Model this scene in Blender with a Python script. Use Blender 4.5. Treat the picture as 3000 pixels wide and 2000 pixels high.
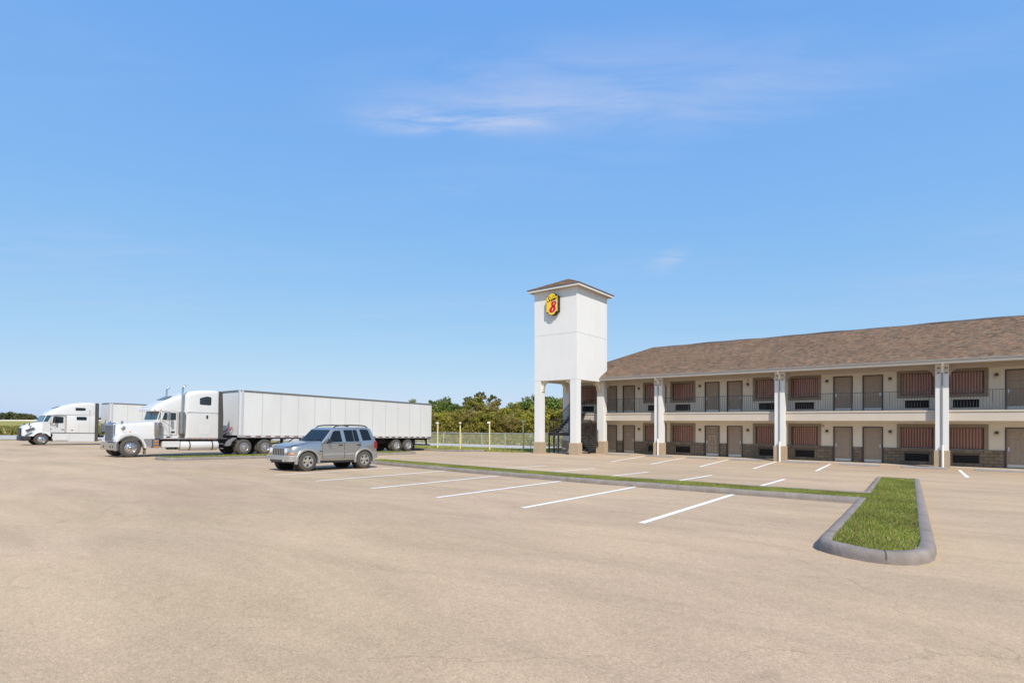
import bpy, bmesh, math, random
import numpy as np
from mathutils import Vector, Matrix
R = math.radians
rnd = random.Random(7)
for o in list(bpy.data.objects):
    bpy.data.objects.remove(o)
scene = bpy.context.scene
COL = scene.collection

# ------------------------------------------------------------------ camera
cam = bpy.data.cameras.new('camera')
cam.sensor_width = 36.0
cam.lens = 36.0 * 1556 / 3000
cam.shift_y = 230 / 3000
cam.clip_start = 0.05
cam.clip_end = 6000
camo = bpy.data.objects.new('camera', cam)
COL.objects.link(camo)
camo.location = (0, 0, 1.5)
camo.rotation_euler = (R(90), 0, R(37.4))
scene.camera = camo

# ------------------------------------------------------------------ sky, sun, exposure
SUN_EL, SUN_AZ = 47.6, 128.0          # azimuth clockwise from +Y
world = bpy.data.worlds.new('World')
scene.world = world
world.use_nodes = True
wn, wl = world.node_tree.nodes, world.node_tree.links
wn.clear()
w_out = wn.new('ShaderNodeOutputWorld')
w_bg = wn.new('ShaderNodeBackground')
w_bg.inputs['Strength'].default_value = 0.11
sky = wn.new('ShaderNodeTexSky')
sky.sky_type = 'NISHITA'
sky.sun_disc = False
sky.sun_elevation = R(SUN_EL)
sky.sun_rotation = R(SUN_AZ)
sky.altitude = 50
sky.air_density = 1.0
sky.dust_density = 0.6
sky.ozone_density = 2.2


def wmath(op, a, b=None, c=None, clamp=False):
    n = wn.new('ShaderNodeMath')
    n.operation = op
    n.use_clamp = clamp
    for i, v in enumerate((a, b, c)):
        if v is None:
            continue
        if isinstance(v, (int, float)):
            n.inputs[i].default_value = v
        else:
            wl.new(v, n.inputs[i])
    return n.outputs[0]


def wsmooth(x, a, b):
    n = wn.new('ShaderNodeMapRange')
    n.interpolation_type = 'SMOOTHSTEP'
    wl.new(x, n.inputs['Value'])
    n.inputs['From Min'].default_value = a
    n.inputs['From Max'].default_value = b
    return n.outputs[0]


tc = wn.new('ShaderNodeTexCoord')
sep = wn.new('ShaderNodeSeparateXYZ')
wl.new(tc.outputs['Generated'], sep.inputs[0])
zc = wmath('MAXIMUM', sep.outputs[2], 0.04)
cu = wmath('DIVIDE', sep.outputs[0], zc)
cv = wmath('DIVIDE', sep.outputs[1], zc)
ca = wmath('ADD', wmath('MULTIPLY', cu, 0.814), wmath('MULTIPLY', cv, 0.581))   # along the wind
cb = wmath('ADD', wmath('MULTIPLY', cu, -0.581), wmath('MULTIPLY', cv, 0.814))  # across the wind
comb = wn.new('ShaderNodeCombineXYZ')
wl.new(wmath('MULTIPLY', ca, 1.5), comb.inputs[0])
wl.new(wmath('MULTIPLY', cb, 5.0), comb.inputs[1])
noi = wn.new('ShaderNodeTexNoise')
noi.inputs['Scale'].default_value = 1.15
noi.inputs['Detail'].default_value = 7
noi.inputs['Roughness'].default_value = 0.58
noi.inputs['Distortion'].default_value = 0.5
wl.new(comb.outputs[0], noi.inputs['Vector'])
comb2 = wn.new('ShaderNodeCombineXYZ')
wl.new(wmath('MULTIPLY', ca, 0.5), comb2.inputs[0])
wl.new(wmath('MULTIPLY', cb, 0.9), comb2.inputs[1])
noi2 = wn.new('ShaderNodeTexNoise')
noi2.inputs['Scale'].default_value = 0.9
noi2.inputs['Detail'].default_value = 4
wl.new(comb2.outputs[0], noi2.inputs['Vector'])
# a bright knot in a long thin veil, and a small wisp low down
core = wmath('MULTIPLY', wsmooth(wmath('ABSOLUTE', wmath('SUBTRACT', cb, 1.765)), 0.13, 0.0), wmath('MULTIPLY', wsmooth(ca, -0.66, -0.34), wsmooth(ca, 0.3, -0.25)))
veil = wmath('MULTIPLY', wsmooth(wmath('ABSOLUTE', wmath('SUBTRACT', cb, 1.64)), 0.34, 0.0), wmath('MULTIPLY', wsmooth(ca, -0.8, 0.0), wsmooth(ca, 1.4, 0.45)))
small = wmath('MULTIPLY', wsmooth(wmath('ABSOLUTE', wmath('SUBTRACT', cb, 3.41)), 0.45, 0.0), wsmooth(wmath('ABSOLUTE', wmath('SUBTRACT', ca, 0.87)), 0.14, 0.0))
nz = wsmooth(noi.outputs[0], 0.34, 0.7)
nz2 = wsmooth(noi.outputs[0], 0.2, 0.85)
faint = wmath('MULTIPLY', wsmooth(noi2.outputs[0], 0.42, 0.8), nz2)
cover = wmath('ADD', wmath('ADD', wmath('MULTIPLY', wmath('MULTIPLY', core, nz), 0.75), wmath('MULTIPLY', wmath('MULTIPLY', veil, nz2), 0.46)),
              wmath('ADD', wmath('MULTIPLY', wmath('MULTIPLY', small, nz2), 0.6), wmath('MULTIPLY', faint, 0.26)), clamp=True)
cover = wmath('MULTIPLY', cover, wsmooth(sep.outputs[2], 0.03, 0.2))
wmix = wn.new('ShaderNodeMixRGB')
wl.new(cover, wmix.inputs[0])
# the clear sky of the day: a flatter, bluer response than the model's own
ssep = wn.new('ShaderNodeSeparateColor')
wl.new(sky.outputs[0], ssep.inputs[0])
scomb = wn.new('ShaderNodeCombineColor')
for i_, (a_, g_) in enumerate(((1.55, 0.62), (2.94, 0.38), (6.8, 0.07))):
    wl.new(wmath('MULTIPLY', wmath('POWER', wmath('MAXIMUM', ssep.outputs[i_], 0.01), g_), a_), scomb.inputs[i_])
wl.new(scomb.outputs[0], wmix.inputs[1])
wmix.inputs[2].default_value = (5.6, 5.9, 7.4, 1)
wl.new(wmix.outputs[0], w_bg.inputs['Color'])
wl.new(w_bg.outputs[0], w_out.inputs['Surface'])

sun = bpy.data.lights.new('sun', 'SUN')
sun.energy = 4.7
sun.angle = R(0.53)
sun.color = (1.0, 0.92, 0.80)
suno = bpy.data.objects.new('sun', sun)
COL.objects.link(suno)
_d = Vector((math.sin(R(SUN_AZ)) * math.cos(R(SUN_EL)), math.cos(R(SUN_AZ)) * math.cos(R(SUN_EL)), math.sin(R(SUN_EL))))
suno.rotation_euler = _d.to_track_quat('Z', 'Y').to_euler()
suno.location = (30, -30, 40)

scene.view_settings.view_transform = 'Standard'
scene.view_settings.look = 'None'
scene.view_settings.gamma = 1
scene.view_settings.use_curve_mapping = False
scene.view_settings.exposure = 0.08

# ------------------------------------------------------------------ helpers


def lin(c):
    return tuple(((x / 255) / 12.92 if x / 255 <= 0.04045 else ((x / 255 + 0.055) / 1.055) ** 2.4) for x in c)


def clamp01(t):
    return min(1.0, max(0.0, t))


def sm(a, b, x):
    t = clamp01((x - a) / (b - a))
    return t * t * (3 - 2 * t)


def gz(x, y):
    """height of the ground: falls gently towards the building, level along it"""
    w = sm(20, 34, y) * sm(-32, -24, x)
    ymax = 36.1 + (46 - 36.1) * (1 - sm(-31, -24.5, x))
    yc = min(max(y, -40), ymax)
    xc = min(max(x, -80), 25)
    return -0.0295 * yc + 0.006 * xc * (1 - w)


def tag(o, label=None, cat=None, group=None, kind=None):
    if label:
        o['label'] = label
    if cat:
        o['category'] = cat
    if group:
        o['group'] = group
    if kind:
        o['kind'] = kind
    return o


def empty(name, loc=(0, 0, 0), rot=(0, 0, 0), parent=None):
    o = bpy.data.objects.new(name, None)
    o.empty_display_size = 0.3
    COL.objects.link(o)
    o.location = loc
    o.rotation_euler = rot
    if parent:
        o.parent = parent
    return o


def link(name, mesh, parent=None, loc=None, rot=None):
    o = bpy.data.objects.new(name, mesh)
    COL.objects.link(o)
    if parent:
        o.parent = parent
    if loc:
        o.location = loc
    if rot:
        o.rotation_euler = rot
    return o


def copy_tree(o, parent=None):
    c = o.copy()
    COL.objects.link(c)
    c.parent = parent
    for ch in list(o.children):
        copy_tree(ch, c)
    return c


class MB:
    def __init__(self):
        self.v = []
        self.f = []

    def add(self, vs, fs):
        b = len(self.v)
        self.v.extend([tuple(p) for p in vs])
        self.f.extend([tuple(b + i for i in f) for f in fs])
        return self

    def box(self, x0, x1, y0, y1, z0, z1):
        vs = [(x0, y0, z0), (x1, y0, z0), (x1, y1, z0), (x0, y1, z0), (x0, y0, z1), (x1, y0, z1), (x1, y1, z1), (x0, y1, z1)]
        return self.add(vs, [(0, 3, 2, 1), (4, 5, 6, 7), (0, 1, 5, 4), (1, 2, 6, 5), (2, 3, 7, 6), (3, 0, 4, 7)])

    def prism(self, poly, axis, a0, a1):
        def p(u, v, a):
            return (a, u, v) if axis == 'x' else ((u, a, v) if axis == 'y' else (u, v, a))
        n = len(poly)
        vs = [p(u, v, a0) for u, v in poly] + [p(u, v, a1) for u, v in poly]
        fs = [tuple(range(n))[::-1], tuple(range(n, 2 * n))]
        for i in range(n):
            j = (i + 1) % n
            fs.append((i, j, n + j, n + i))
        return self.add(vs, fs)

    def tube(self, p0, p1, r, n=8, r1=None, caps=True):
        p0, p1 = Vector(p0), Vector(p1)
        r1 = r if r1 is None else r1
        d = (p1 - p0).normalized()
        u = d.orthogonal().normalized()
        w = d.cross(u)
        vs = []
        for p, rr in ((p0, r), (p1, r1)):
            for i in range(n):
                a = 2 * math.pi * (i + 0.5) / n
                vs.append(p + u * (math.cos(a) * rr) + w * (math.sin(a) * rr))
        fs = [(i, (i + 1) % n, n + (i + 1) % n, n + i) for i in range(n)]
        if caps:
            fs += [tuple(range(n))[::-1], tuple(range(n, 2 * n))]
        return self.add(vs, fs)

    def path(self, pts, r, n=8, caps=True):
        pts = [Vector(p) for p in pts]
        rings = []
        u = None
        for i, p in enumerate(pts):
            d = (pts[min(i + 1, len(pts) - 1)] - pts[max(i - 1, 0)]).normalized()
            if u is None:
                u = d.orthogonal().normalized()
            u = (u - d * u.dot(d)).normalized()
            w = d.cross(u)
            rr = r[i] if isinstance(r, (list, tuple)) else r
            rings.append([p + u * (math.cos(2 * math.pi * k / n) * rr) + w * (math.sin(2 * math.pi * k / n) * rr) for k in range(n)])
        return self.loft(rings, caps)

    def loft(self, rings, caps=True, closed=True):
        n = len(rings[0])
        vs = [p for r_ in rings for p in r_]
        fs = []
        for k in range(len(rings) - 1):
            for i in range(n if closed else n - 1):
                j = (i + 1) % n
                fs.append((k * n + i, k * n + j, (k + 1) * n + j, (k + 1) * n + i))
        if caps:
            fs.append(tuple(range(n))[::-1])
            fs.append(tuple((len(rings) - 1) * n + i for i in range(n)))
        return self.add(vs, fs)

    def lathe(self, prof, c, axis='x', n=24, caps=True):
        rings = []
        for r_, a in prof:
            ring = []
            for i in range(n):
                t = 2 * math.pi * i / n
                s, k = math.sin(t) * r_, math.cos(t) * r_
                ring.append((c[0] + a, c[1] + k, c[2] + s) if axis == 'x' else ((c[0] + k, c[1] + a, c[2] + s) if axis == 'y' else (c[0] + k, c[1] + s, c[2] + a)))
            rings.append(ring)
        return self.loft(rings, caps)

    def mesh(self, name, mat=None, smooth=None):
        me = bpy.data.meshes.new(name)
        me.from_pydata(self.v, [], self.f)
        bm = bmesh.new()
        bm.from_mesh(me)
        bmesh.ops.recalc_face_normals(bm, faces=bm.faces)
        bm.to_mesh(me)
        bm.free()
        if mat:
            me.materials.append(mat)
        if smooth is not None:
            me.shade_smooth()
            me.set_sharp_from_angle(angle=R(smooth))
        return me

    def build(self, name, mat, parent=None, smooth=None, bevel=0, seg=2, loc=None, rot=None):
        o = link(name, self.mesh(name, mat, smooth), parent, loc, rot)
        if bevel:
            m = o.modifiers.new('bevel', 'BEVEL')
            m.width = bevel
            m.segments = seg
            m.limit_method = 'ANGLE'
            m.angle_limit = R(40)
            m.harden_normals = smooth is not None
        return o


def rring(y, w0, w1, z0, z1, rt=0.1, rb=0.03, n=5, crown=0.0):
    """closed ring in the xz plane at y: half width w0 at the bottom, w1 at the top, rounded top corners"""
    pts = []

    def arc(cx, cz, r_, a0, a1):
        for i in range(n):
            a = R(a0 + (a1 - a0) * i / (n - 1))
            pts.append((cx + r_ * math.cos(a), y, cz + r_ * math.sin(a)))
    arc(w0 - rb, z0 + rb, rb, -90, 0)
    arc(w1 - rt, z1 - rt, rt, 0, 90)
    pts.append((0, y, z1 + crown))
    arc(-w1 + rt, z1 - rt, rt, 90, 180)
    arc(-w0 + rb, z0 + rb, rb, 180, 270)
    return pts


def bool_diff(o, cutters):
    for c in cutters:
        m = o.modifiers.new('b', 'BOOLEAN')
        m.operation = 'DIFFERENCE'
        m.solver = 'EXACT'
        m.object = c
    bpy.context.view_layer.update()
    dg = bpy.context.evaluated_depsgraph_get()
    me = bpy.data.meshes.new_from_object(o.evaluated_get(dg))
    o.modifiers.clear()
    o.data = me
    for c in cutters:
        bpy.data.objects.remove(c)


# ------------------------------------------------------------------ materials
MATS = {}


def M(name, col, rough=0.6, metal=0.0, var=0.0, vscale=3.0, bump=0.0, bscale=60.0, spec=0.5, coat=0.0, col2=None, attr=None, stretch=None):
    if name in MATS:
        return MATS[name]
    m = bpy.data.materials.new(name)
    m.use_nodes = True
    nt = m.node_tree
    nd, lk = nt.nodes, nt.links
    p = nd['Principled BSDF']
    c = col if max(col) <= 1.0 else lin(col)
    p.inputs['Base Color'].default_value = (*c, 1)
    p.inputs['Roughness'].default_value = rough
    p.inputs['Metallic'].default_value = metal
    p.inputs['Specular IOR Level'].default_value = spec
    if coat:
        p.inputs['Coat Weight'].default_value = coat
        p.inputs['Coat Roughness'].default_value = 0.06
    geo = nd.new('ShaderNodeNewGeometry')
    vec = geo.outputs['Position']
    if stretch:
        mp = nd.new('ShaderNodeMapping')
        mp.inputs['Scale'].default_value = stretch
        lk.new(vec, mp.inputs[0])
        vec = mp.outputs[0]
    base = None
    if attr:
        a = nd.new('ShaderNodeAttribute')
        a.attribute_name = attr
        base = a.outputs['Color']
    if var or col2:
        n1 = nd.new('ShaderNodeTexNoise')
        n1.inputs['Scale'].default_value = vscale
        n1.inputs['Detail'].default_value = 6
        n1.inputs['Roughness'].default_value = 0.62
        lk.new(vec, n1.inputs['Vector'])
        mr = nd.new('ShaderNodeMapRange')
        mr.inputs['From Min'].default_value = 0.3
        mr.inputs['From Max'].default_value = 0.7
        lk.new(n1.outputs[0], mr.inputs[0])
        if base is not None:
            mx = nd.new('ShaderNodeMixRGB')
            mx.blend_type = 'MULTIPLY'
            mx.inputs[0].default_value = 1
            lk.new(base, mx.inputs[1])
            mr.inputs['To Min'].default_value = 1 - var
            mr.inputs['To Max'].default_value = 1 + var
            lk.new(mr.outputs[0], mx.inputs[2])
            base = mx.outputs[0]
        else:
            mx = nd.new('ShaderNodeMixRGB')
            lk.new(mr.outputs[0], mx.inputs[0])
            k2 = (col2 if max(col2) <= 1 else lin(col2)) if col2 else tuple(x * (1 - var) for x in c)
            k1 = c if col2 else tuple(min(1, x * (1 + var)) for x in c)
            mx.inputs[1].default_value = (*k2, 1)
            mx.inputs[2].default_value = (*k1, 1)
            base = mx.outputs[0]
    if base is not None:
        lk.new(base, p.inputs['Base Color'])
    if bump:
        n2 = nd.new('ShaderNodeTexNoise')
        n2.inputs['Scale'].default_value = bscale
        n2.inputs['Detail'].default_value = 4
        lk.new(geo.outputs['Position'], n2.inputs['Vector'])
        bp = nd.new('ShaderNodeBump')
        bp.inputs['Strength'].default_value = bump
        bp.inputs['Distance'].default_value = 0.02
        lk.new(n2.outputs[0], bp.inputs['Height'])
        lk.new(bp.outputs[0], p.inputs['Normal'])
    MATS[name] = m
    return m


def glass_mat(name, tint, gloss=0.25, ior=1.5):
    """window glass: tinted see-through body with a mirror-like surface"""
    m = bpy.data.materials.new(name)
    m.use_nodes = True
    nd, lk = m.node_tree.nodes, m.node_tree.links
    nd.clear()
    out = nd.new('ShaderNodeOutputMaterial')
    tr = nd.new('ShaderNodeBsdfTransparent')
    tr.inputs[0].default_value = (*tint, 1)
    gl = nd.new('ShaderNodeBsdfGlossy')
    gl.inputs['Roughness'].default_value = 0.02
    fr = nd.new('ShaderNodeFresnel')
    fr.inputs['IOR'].default_value = ior
    mul = nd.new('ShaderNodeMath')
    mul.operation = 'ADD'
    mul.use_clamp = True
    mul.inputs[1].default_value = gloss
    lk.new(fr.outputs[0], mul.inputs[0])
    mx = nd.new('ShaderNodeMixShader')
    lk.new(mul.outputs[0], mx.inputs[0])
    lk.new(tr.outputs[0], mx.inputs[1])
    lk.new(gl.outputs[0], mx.inputs[2])
    lk.new(mx.outputs[0], out.inputs[0])
    MATS[name] = m
    return m


def leaf_mat(name):
    m = bpy.data.materials.new(name)
    m.use_nodes = True
    nd, lk = m.node_tree.nodes, m.node_tree.links
    p = nd['Principled BSDF']
    p.inputs['Roughness'].default_value = 0.55
    p.inputs['Specular IOR Level'].default_value = 0.25
    a = nd.new('ShaderNodeAttribute')
    a.attribute_name = 'col'
    oi = nd.new('ShaderNodeObjectInfo')
    hs = nd.new('ShaderNodeHueSaturation')
    mr = nd.new('ShaderNodeMapRange')
    mr.inputs['To Min'].default_value = 0.85
    mr.inputs['To Max'].default_value = 1.15
    lk.new(oi.outputs['Random'], mr.inputs[0])
    lk.new(mr.outputs[0], hs.inputs['Value'])
    lk.new(a.outputs['Color'], hs.inputs['Color'])
    lk.new(hs.outputs[0], p.inputs['Base Color'])
    tl = nd.new('ShaderNodeBsdfTranslucent')
    lk.new(hs.outputs[0], tl.inputs[0])
    mx = nd.new('ShaderNodeMixShader')
    mx.inputs[0].default_value = 0.3
    lk.new(p.outputs[0], mx.inputs[1])
    lk.new(tl.outputs[0], mx.inputs[2])
    lk.new(mx.outputs[0], nd['Material Output'].inputs[0])
    MATS[name] = m
    return m


def paving_mat():
    m = bpy.data.materials.new('exposed_aggregate_concrete')
    m.use_nodes = True
    nd, lk = m.node_tree.nodes, m.node_tree.links
    p = nd['Principled BSDF']
    p.inputs['Roughness'].default_value = 0.9
    p.inputs['Specular IOR Level'].default_value = 0.25
    geo = nd.new('ShaderNodeNewGeometry')

    def noise(scale, detail, rough=0.6, st=None, dist=0.0):
        v = geo.outputs['Position']
        if st:
            mp = nd.new('ShaderNodeMapping')
            mp.inputs['Scale'].default_value = st
            lk.new(v, mp.inputs[0])
            v = mp.outputs[0]
        n = nd.new('ShaderNodeTexNoise')
        n.inputs['Scale'].default_value = scale
        n.inputs['Detail'].default_value = detail
        n.inputs['Roughness'].default_value = rough
        n.inputs['Distortion'].default_value = dist
        lk.new(v, n.inputs['Vector'])
        return n.outputs[0]

    def ramp(x, a, b, lo, hi):
        mr = nd.new('ShaderNodeMapRange')
        mr.inputs['From Min'].default_value = a
        mr.inputs['From Max'].default_value = b
        mr.inputs['To Min'].default_value = lo
        mr.inputs['To Max'].default_value = hi
        lk.new(x, mr.inputs[0])
        return mr.outputs[0]

    def mul(a, b):
        mx = nd.new('ShaderNodeMixRGB')
        mx.blend_type = 'MULTIPLY'
        mx.inputs[0].default_value = 1
        lk.new(a, mx.inputs[1])
        lk.new(b, mx.inputs[2])
        return mx.outputs[0]
    # two tints: rosy beige, yellower beige
    mx = nd.new('ShaderNodeMixRGB')
    lk.new(ramp(noise(0.16, 5), 0.35, 0.65, 0, 1), mx.inputs[0])
    mx.inputs[1].default_value = (0.488, 0.355, 0.245, 1)
    mx.inputs[2].default_value = (0.508, 0.382, 0.243, 1)
    c = mx.outputs[0]
    c = mul(c, ramp(noise(0.5, 6, 0.65, (0.5, 1.6, 1), 0.6), 0.3, 0.7, 0.85, 1.10))      # wear and traffic film
    c = mul(c, ramp(noise(0.09, 4, 0.6, (0.6, 1.8, 1), 1.0), 0.32, 0.7, 0.87, 1.06))
    c = mul(c, ramp(noise(9, 5, 0.7), 0.3, 0.7, 0.93, 1.06))
    vo = nd.new('ShaderNodeTexVoronoi')
    vo.inputs['Scale'].default_value = 95
    lk.new(geo.outputs['Position'], vo.inputs['Vector'])
    sepc = nd.new('ShaderNodeSeparateColor')
    lk.new(vo.outputs['Color'], sepc.inputs[0])
    c = mul(c, ramp(sepc.outputs[0], 0, 1, 0.84, 1.14))                                 # single stones
    c = mul(c, ramp(noise(38, 3, 0.7), 0.32, 0.62, 0.90, 1.05))
    c = mul(c, ramp(noise(0.9, 3, 0.5, None, 1.5), 0.66, 0.78, 1.0, 0.84))                # drips and old stains
    c = mul(c, ramp(noise(0.35, 4, 0.7, (0.12, 1.5, 1), 0.3), 0.56, 0.74, 1.0, 0.90))     # tyre lanes across the lot
    vc = nd.new('ShaderNodeTexVoronoi')
    vc.feature = 'DISTANCE_TO_EDGE'
    vc.inputs['Scale'].default_value = 0.13
    wob = nd.new('ShaderNodeVectorMath')
    wob.operation = 'ADD'
    nw = nd.new('ShaderNodeTexNoise')
    nw.inputs['Scale'].default_value = 1.3
    nw.inputs['Detail'].default_value = 6
    lk.new(geo.outputs['Position'], nw.inputs['Vector'])
    lk.new(geo.outputs['Position'], wob.inputs[0])
    lk.new(nw.outputs['Color'], wob.inputs[1])
    lk.new(wob.outputs[0], vc.inputs['Vector'])
    crack = nd.new('ShaderNodeMath')
    crack.operation = 'MAXIMUM'
    lk.new(ramp(vc.outputs['Distance'], 0.0004, 0.0014, 0.82, 1.0), crack.inputs[0])
    lk.new(ramp(noise(0.22, 3), 0.5, 0.62, 0.7, 1.0), crack.inputs[1])
    c = mul(c, crack.outputs[0])                                                          # hairline cracks, in places
    lk.new(c, p.inputs['Base Color'])
    bp = nd.new('ShaderNodeBump')
    bp.inputs['Strength'].default_value = 0.5
    bp.inputs['Distance'].default_value = 0.006
    lk.new(vo.outputs['Distance'], bp.inputs['Height'])
    bp.invert = True
    lk.new(bp.outputs[0], p.inputs['Normal'])
    return m


PAVING = paving_mat()
LEAF = leaf_mat('foliage')
GRASSM = leaf_mat('grass_blades')
WHITE_STUCCO = M('white_stucco', (0.69, 0.69, 0.685), 0.9, var=0.03, vscale=1.6, stretch=(1, 1, 0.4), bump=0.35, bscale=45, spec=0.2)
CREAM = M('cream_stucco', (0.73, 0.665, 0.555), 0.9, var=0.05, vscale=1.5, bump=0.3, bscale=50, spec=0.2)
FASCIA = M('beige_stucco', (0.53, 0.47, 0.40), 0.9, var=0.04, vscale=1.5, bump=0.3, bscale=50, spec=0.2)
TAN = M('tan_plinth', (0.40, 0.315, 0.225), 0.9, var=0.08, vscale=2.5, bump=0.3, bscale=50, spec=0.2)
TRIM = M('taupe_trim', (0.275, 0.225, 0.17), 0.85, var=0.06, spec=0.2)
SOFFIT = M('soffit_paint', (0.50, 0.43, 0.34), 0.9, var=0.05, spec=0.2)
BEAM = M('beam_stucco', (0.36, 0.305, 0.245), 0.9, var=0.05, vscale=1.5, bump=0.3, bscale=50, spec=0.2)
DOORP = M('door_paint', (0.335, 0.26, 0.195), 0.55, var=0.04)
DFRAME = M('dark_frame', (0.035, 0.03, 0.028), 0.5)
BLOCK = M('split_face_block', (0.215, 0.17, 0.125), 0.95, var=0.12, vscale=5, bump=0.8, bscale=30, spec=0.15)
BLOCK2 = M('split_face_block_pale', (0.24, 0.19, 0.14), 0.95, var=0.12, vscale=5, bump=0.8, bscale=30, spec=0.15)
BLOCK3 = M('split_face_block_dark', (0.19, 0.15, 0.112), 0.95, var=0.12, vscale=5, bump=0.8, bscale=30, spec=0.15)
MORTAR = M('mortar', (0.115, 0.093, 0.072), 0.95, var=0.1)
BLACKV = M('black_vent', (0.008, 0.008, 0.01), 0.5)
RAILM = M('railing_paint', (0.09, 0.09, 0.105), 0.5)
STEEL = M('stair_steel', (0.018, 0.018, 0.02), 0.5)
GUTTER = M('gutter_metal', (0.27, 0.26, 0.25), 0.45, var=0.05)
WHITEP = M('white_paint', (0.78, 0.76, 0.72), 0.5, var=0.03)
KICK = M('kick_plate', (0.55, 0.55, 0.56), 0.35, 0.6)
BRASS = M('lamp_bronze', (0.05, 0.04, 0.03), 0.45)
LAMPG = M('lamp_lens', (0.62, 0.52, 0.33), 0.4)
SHINGLE = M('asphalt_shingle', (0.2, 0.14, 0.11), 0.95, var=0.12, vscale=1.0, bump=0.5, bscale=120, spec=0.15, attr='col')
UNDERLAY = M('roof_underlay', (0.10, 0.075, 0.06), 0.95, var=0.1)
CURBM = M('grey_curb_paint', (0.24, 0.207, 0.185), 0.8, var=0.2, vscale=3.0, bump=0.7, bscale=14, spec=0.3)
STOPM = M('wheel_stop_concrete', (0.30, 0.275, 0.265), 0.8, var=0.1, vscale=3.0, bump=0.4, bscale=20, spec=0.3)
LINEM = M('line_paint', (0.80, 0.79, 0.76), 0.7, var=0.06, vscale=5, bump=0.2, bscale=80)
SOIL = M('soil', (0.16, 0.13, 0.06), 1.0, var=0.3, vscale=6)
JOINT = M('joint_sealant', (0.34, 0.265, 0.20), 0.95, var=0.25, vscale=3)
JOINTD = M('curb_joint_dark', (0.07, 0.06, 0.055), 0.95)
YELLOW = M('yellow_post_paint', (0.72, 0.62, 0.29), 0.55, var=0.06)
GALV = M('galvanised', (0.55, 0.56, 0.57), 0.45, 0.2, var=0.06)
CONC = M('pale_concrete', (0.44, 0.41, 0.37), 0.9, var=0.08, vscale=0.6, bump=0.2)
TPAINT = M('white_truck_paint', (0.585, 0.59, 0.59), 0.28, var=0.02, vscale=0.8, coat=0.5)
TRAILERP = M('white_trailer_skin', (0.61, 0.62, 0.62), 0.42, var=0.05, vscale=0.9, stretch=(1, 1, 0.25))
CHROME = M('chrome', (0.58, 0.58, 0.60), 0.14, 1.0)
POLISH = M('polished_aluminium', (0.60, 0.60, 0.62), 0.26, 1.0, var=0.08, vscale=8)
MUFF = M('weathered_stainless', (0.36, 0.35, 0.35), 0.33, 0.9, var=0.15, vscale=5)
ARMM = M('dark_bracket', (0.10, 0.10, 0.10), 0.4, 0.5)
DULLAL = M('dull_aluminium', (0.55, 0.56, 0.57), 0.42, 0.8, var=0.08, vscale=6)
RUBBER = M('rubber', (0.035, 0.033, 0.031), 0.85, var=0.2, vscale=9)
TREAD = M('dusty_rubber', (0.075, 0.068, 0.06), 0.95, var=0.25, vscale=9)
BLACKP = M('black_plastic', (0.02, 0.02, 0.022), 0.55)
FRAMEB = M('chassis_black', (0.012, 0.012, 0.012), 0.7, var=0.3, vscale=6)
AUTOGL = glass_mat('auto_glass', (0.20, 0.25, 0.27), 0.06)
TINTGL = glass_mat('tinted_glass', (0.05, 0.06, 0.07), 0.05)
WINGL = glass_mat('window_glass', (0.92, 0.93, 0.93), 0.0, 1.2)
RED = M('red_lens', (0.24, 0.012, 0.015), 0.3, coat=0.5)
AMBER = M('amber_lens', (0.72, 0.22, 0.02), 0.3, coat=0.5)
CLEARL = M('headlight_lens', (0.75, 0.78, 0.80), 0.12, 0.4, coat=1.0)
JEEPP = M('silver_paint', (0.46, 0.45, 0.435), 0.28, 0.8, var=0.02, vscale=1.5, coat=0.6)
JEEPL = M('silver_lower_paint', (0.41, 0.40, 0.385), 0.45, 0.55, var=0.05, vscale=3, coat=0.2)
INTER = M('dark_interior', (0.03, 0.03, 0.032), 0.8)
SEATM = M('grey_seat', (0.09, 0.09, 0.10), 0.9)
BARK = M('bark', (0.10, 0.08, 0.06), 0.95, var=0.3, vscale=4, bump=0.6, bscale=12)
SIGNY = M('sign_yellow', (0.83, 0.55, 0.015), 0.4, var=0.03)
SIGNR = M('sign_red', (0.55, 0.01, 0.015), 0.4)
SIGNW = M('sign_cream', (0.85, 0.72, 0.45), 0.4)
SIGNK = M('sign_black', (0.015, 0.012, 0.01), 0.45)


def curtain_mat():
    m = bpy.data.materials.new('striped_curtain')
    m.use_nodes = True
    nd, lk = m.node_tree.nodes, m.node_tree.links
    p = nd['Principled BSDF']
    p.inputs['Roughness'].default_value = 0.9
    p.inputs['Specular IOR Level'].default_value = 0.1
    a = nd.new('ShaderNodeAttribute')
    a.attribute_name = 'col'
    lk.new(a.outputs['Color'], p.inputs['Base Color'])
    return m


CURTAIN = curtain_mat()


def set_cols(me, cols):
    """one colour for each polygon"""
    at = me.color_attributes.new('col', 'FLOAT_COLOR', 'CORNER')
    lt = np.zeros(len(me.polygons), dtype=np.int32)
    me.polygons.foreach_get('loop_total', lt)
    c = np.repeat(np.asarray(cols, dtype=np.float32), lt, axis=0)
    if c.shape[1] == 3:
        c = np.hstack([c, np.ones((len(c), 1), np.float32)])
    at.data.foreach_set('color', c.ravel())


def np_mesh(name, verts, faces, mat, cols=None):
    """verts (n,3), faces (m,k) arrays"""
    me = bpy.data.meshes.new(name)
    nf, k = faces.shape
    me.vertices.add(len(verts))
    me.vertices.foreach_set('co', np.asarray(verts, np.float32).ravel())
    me.loops.add(nf * k)
    me.loops.foreach_set('vertex_index', np.asarray(faces, np.int32).ravel())
    me.polygons.add(nf)
    me.polygons.foreach_set('loop_start', np.arange(0, nf * k, k, dtype=np.int32))
    me.update(calc_edges=True)
    me.validate()
    me.materials.append(mat)
    if cols is not None:
        set_cols(me, cols)
    return me


gzv = np.vectorize(gz)

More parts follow.
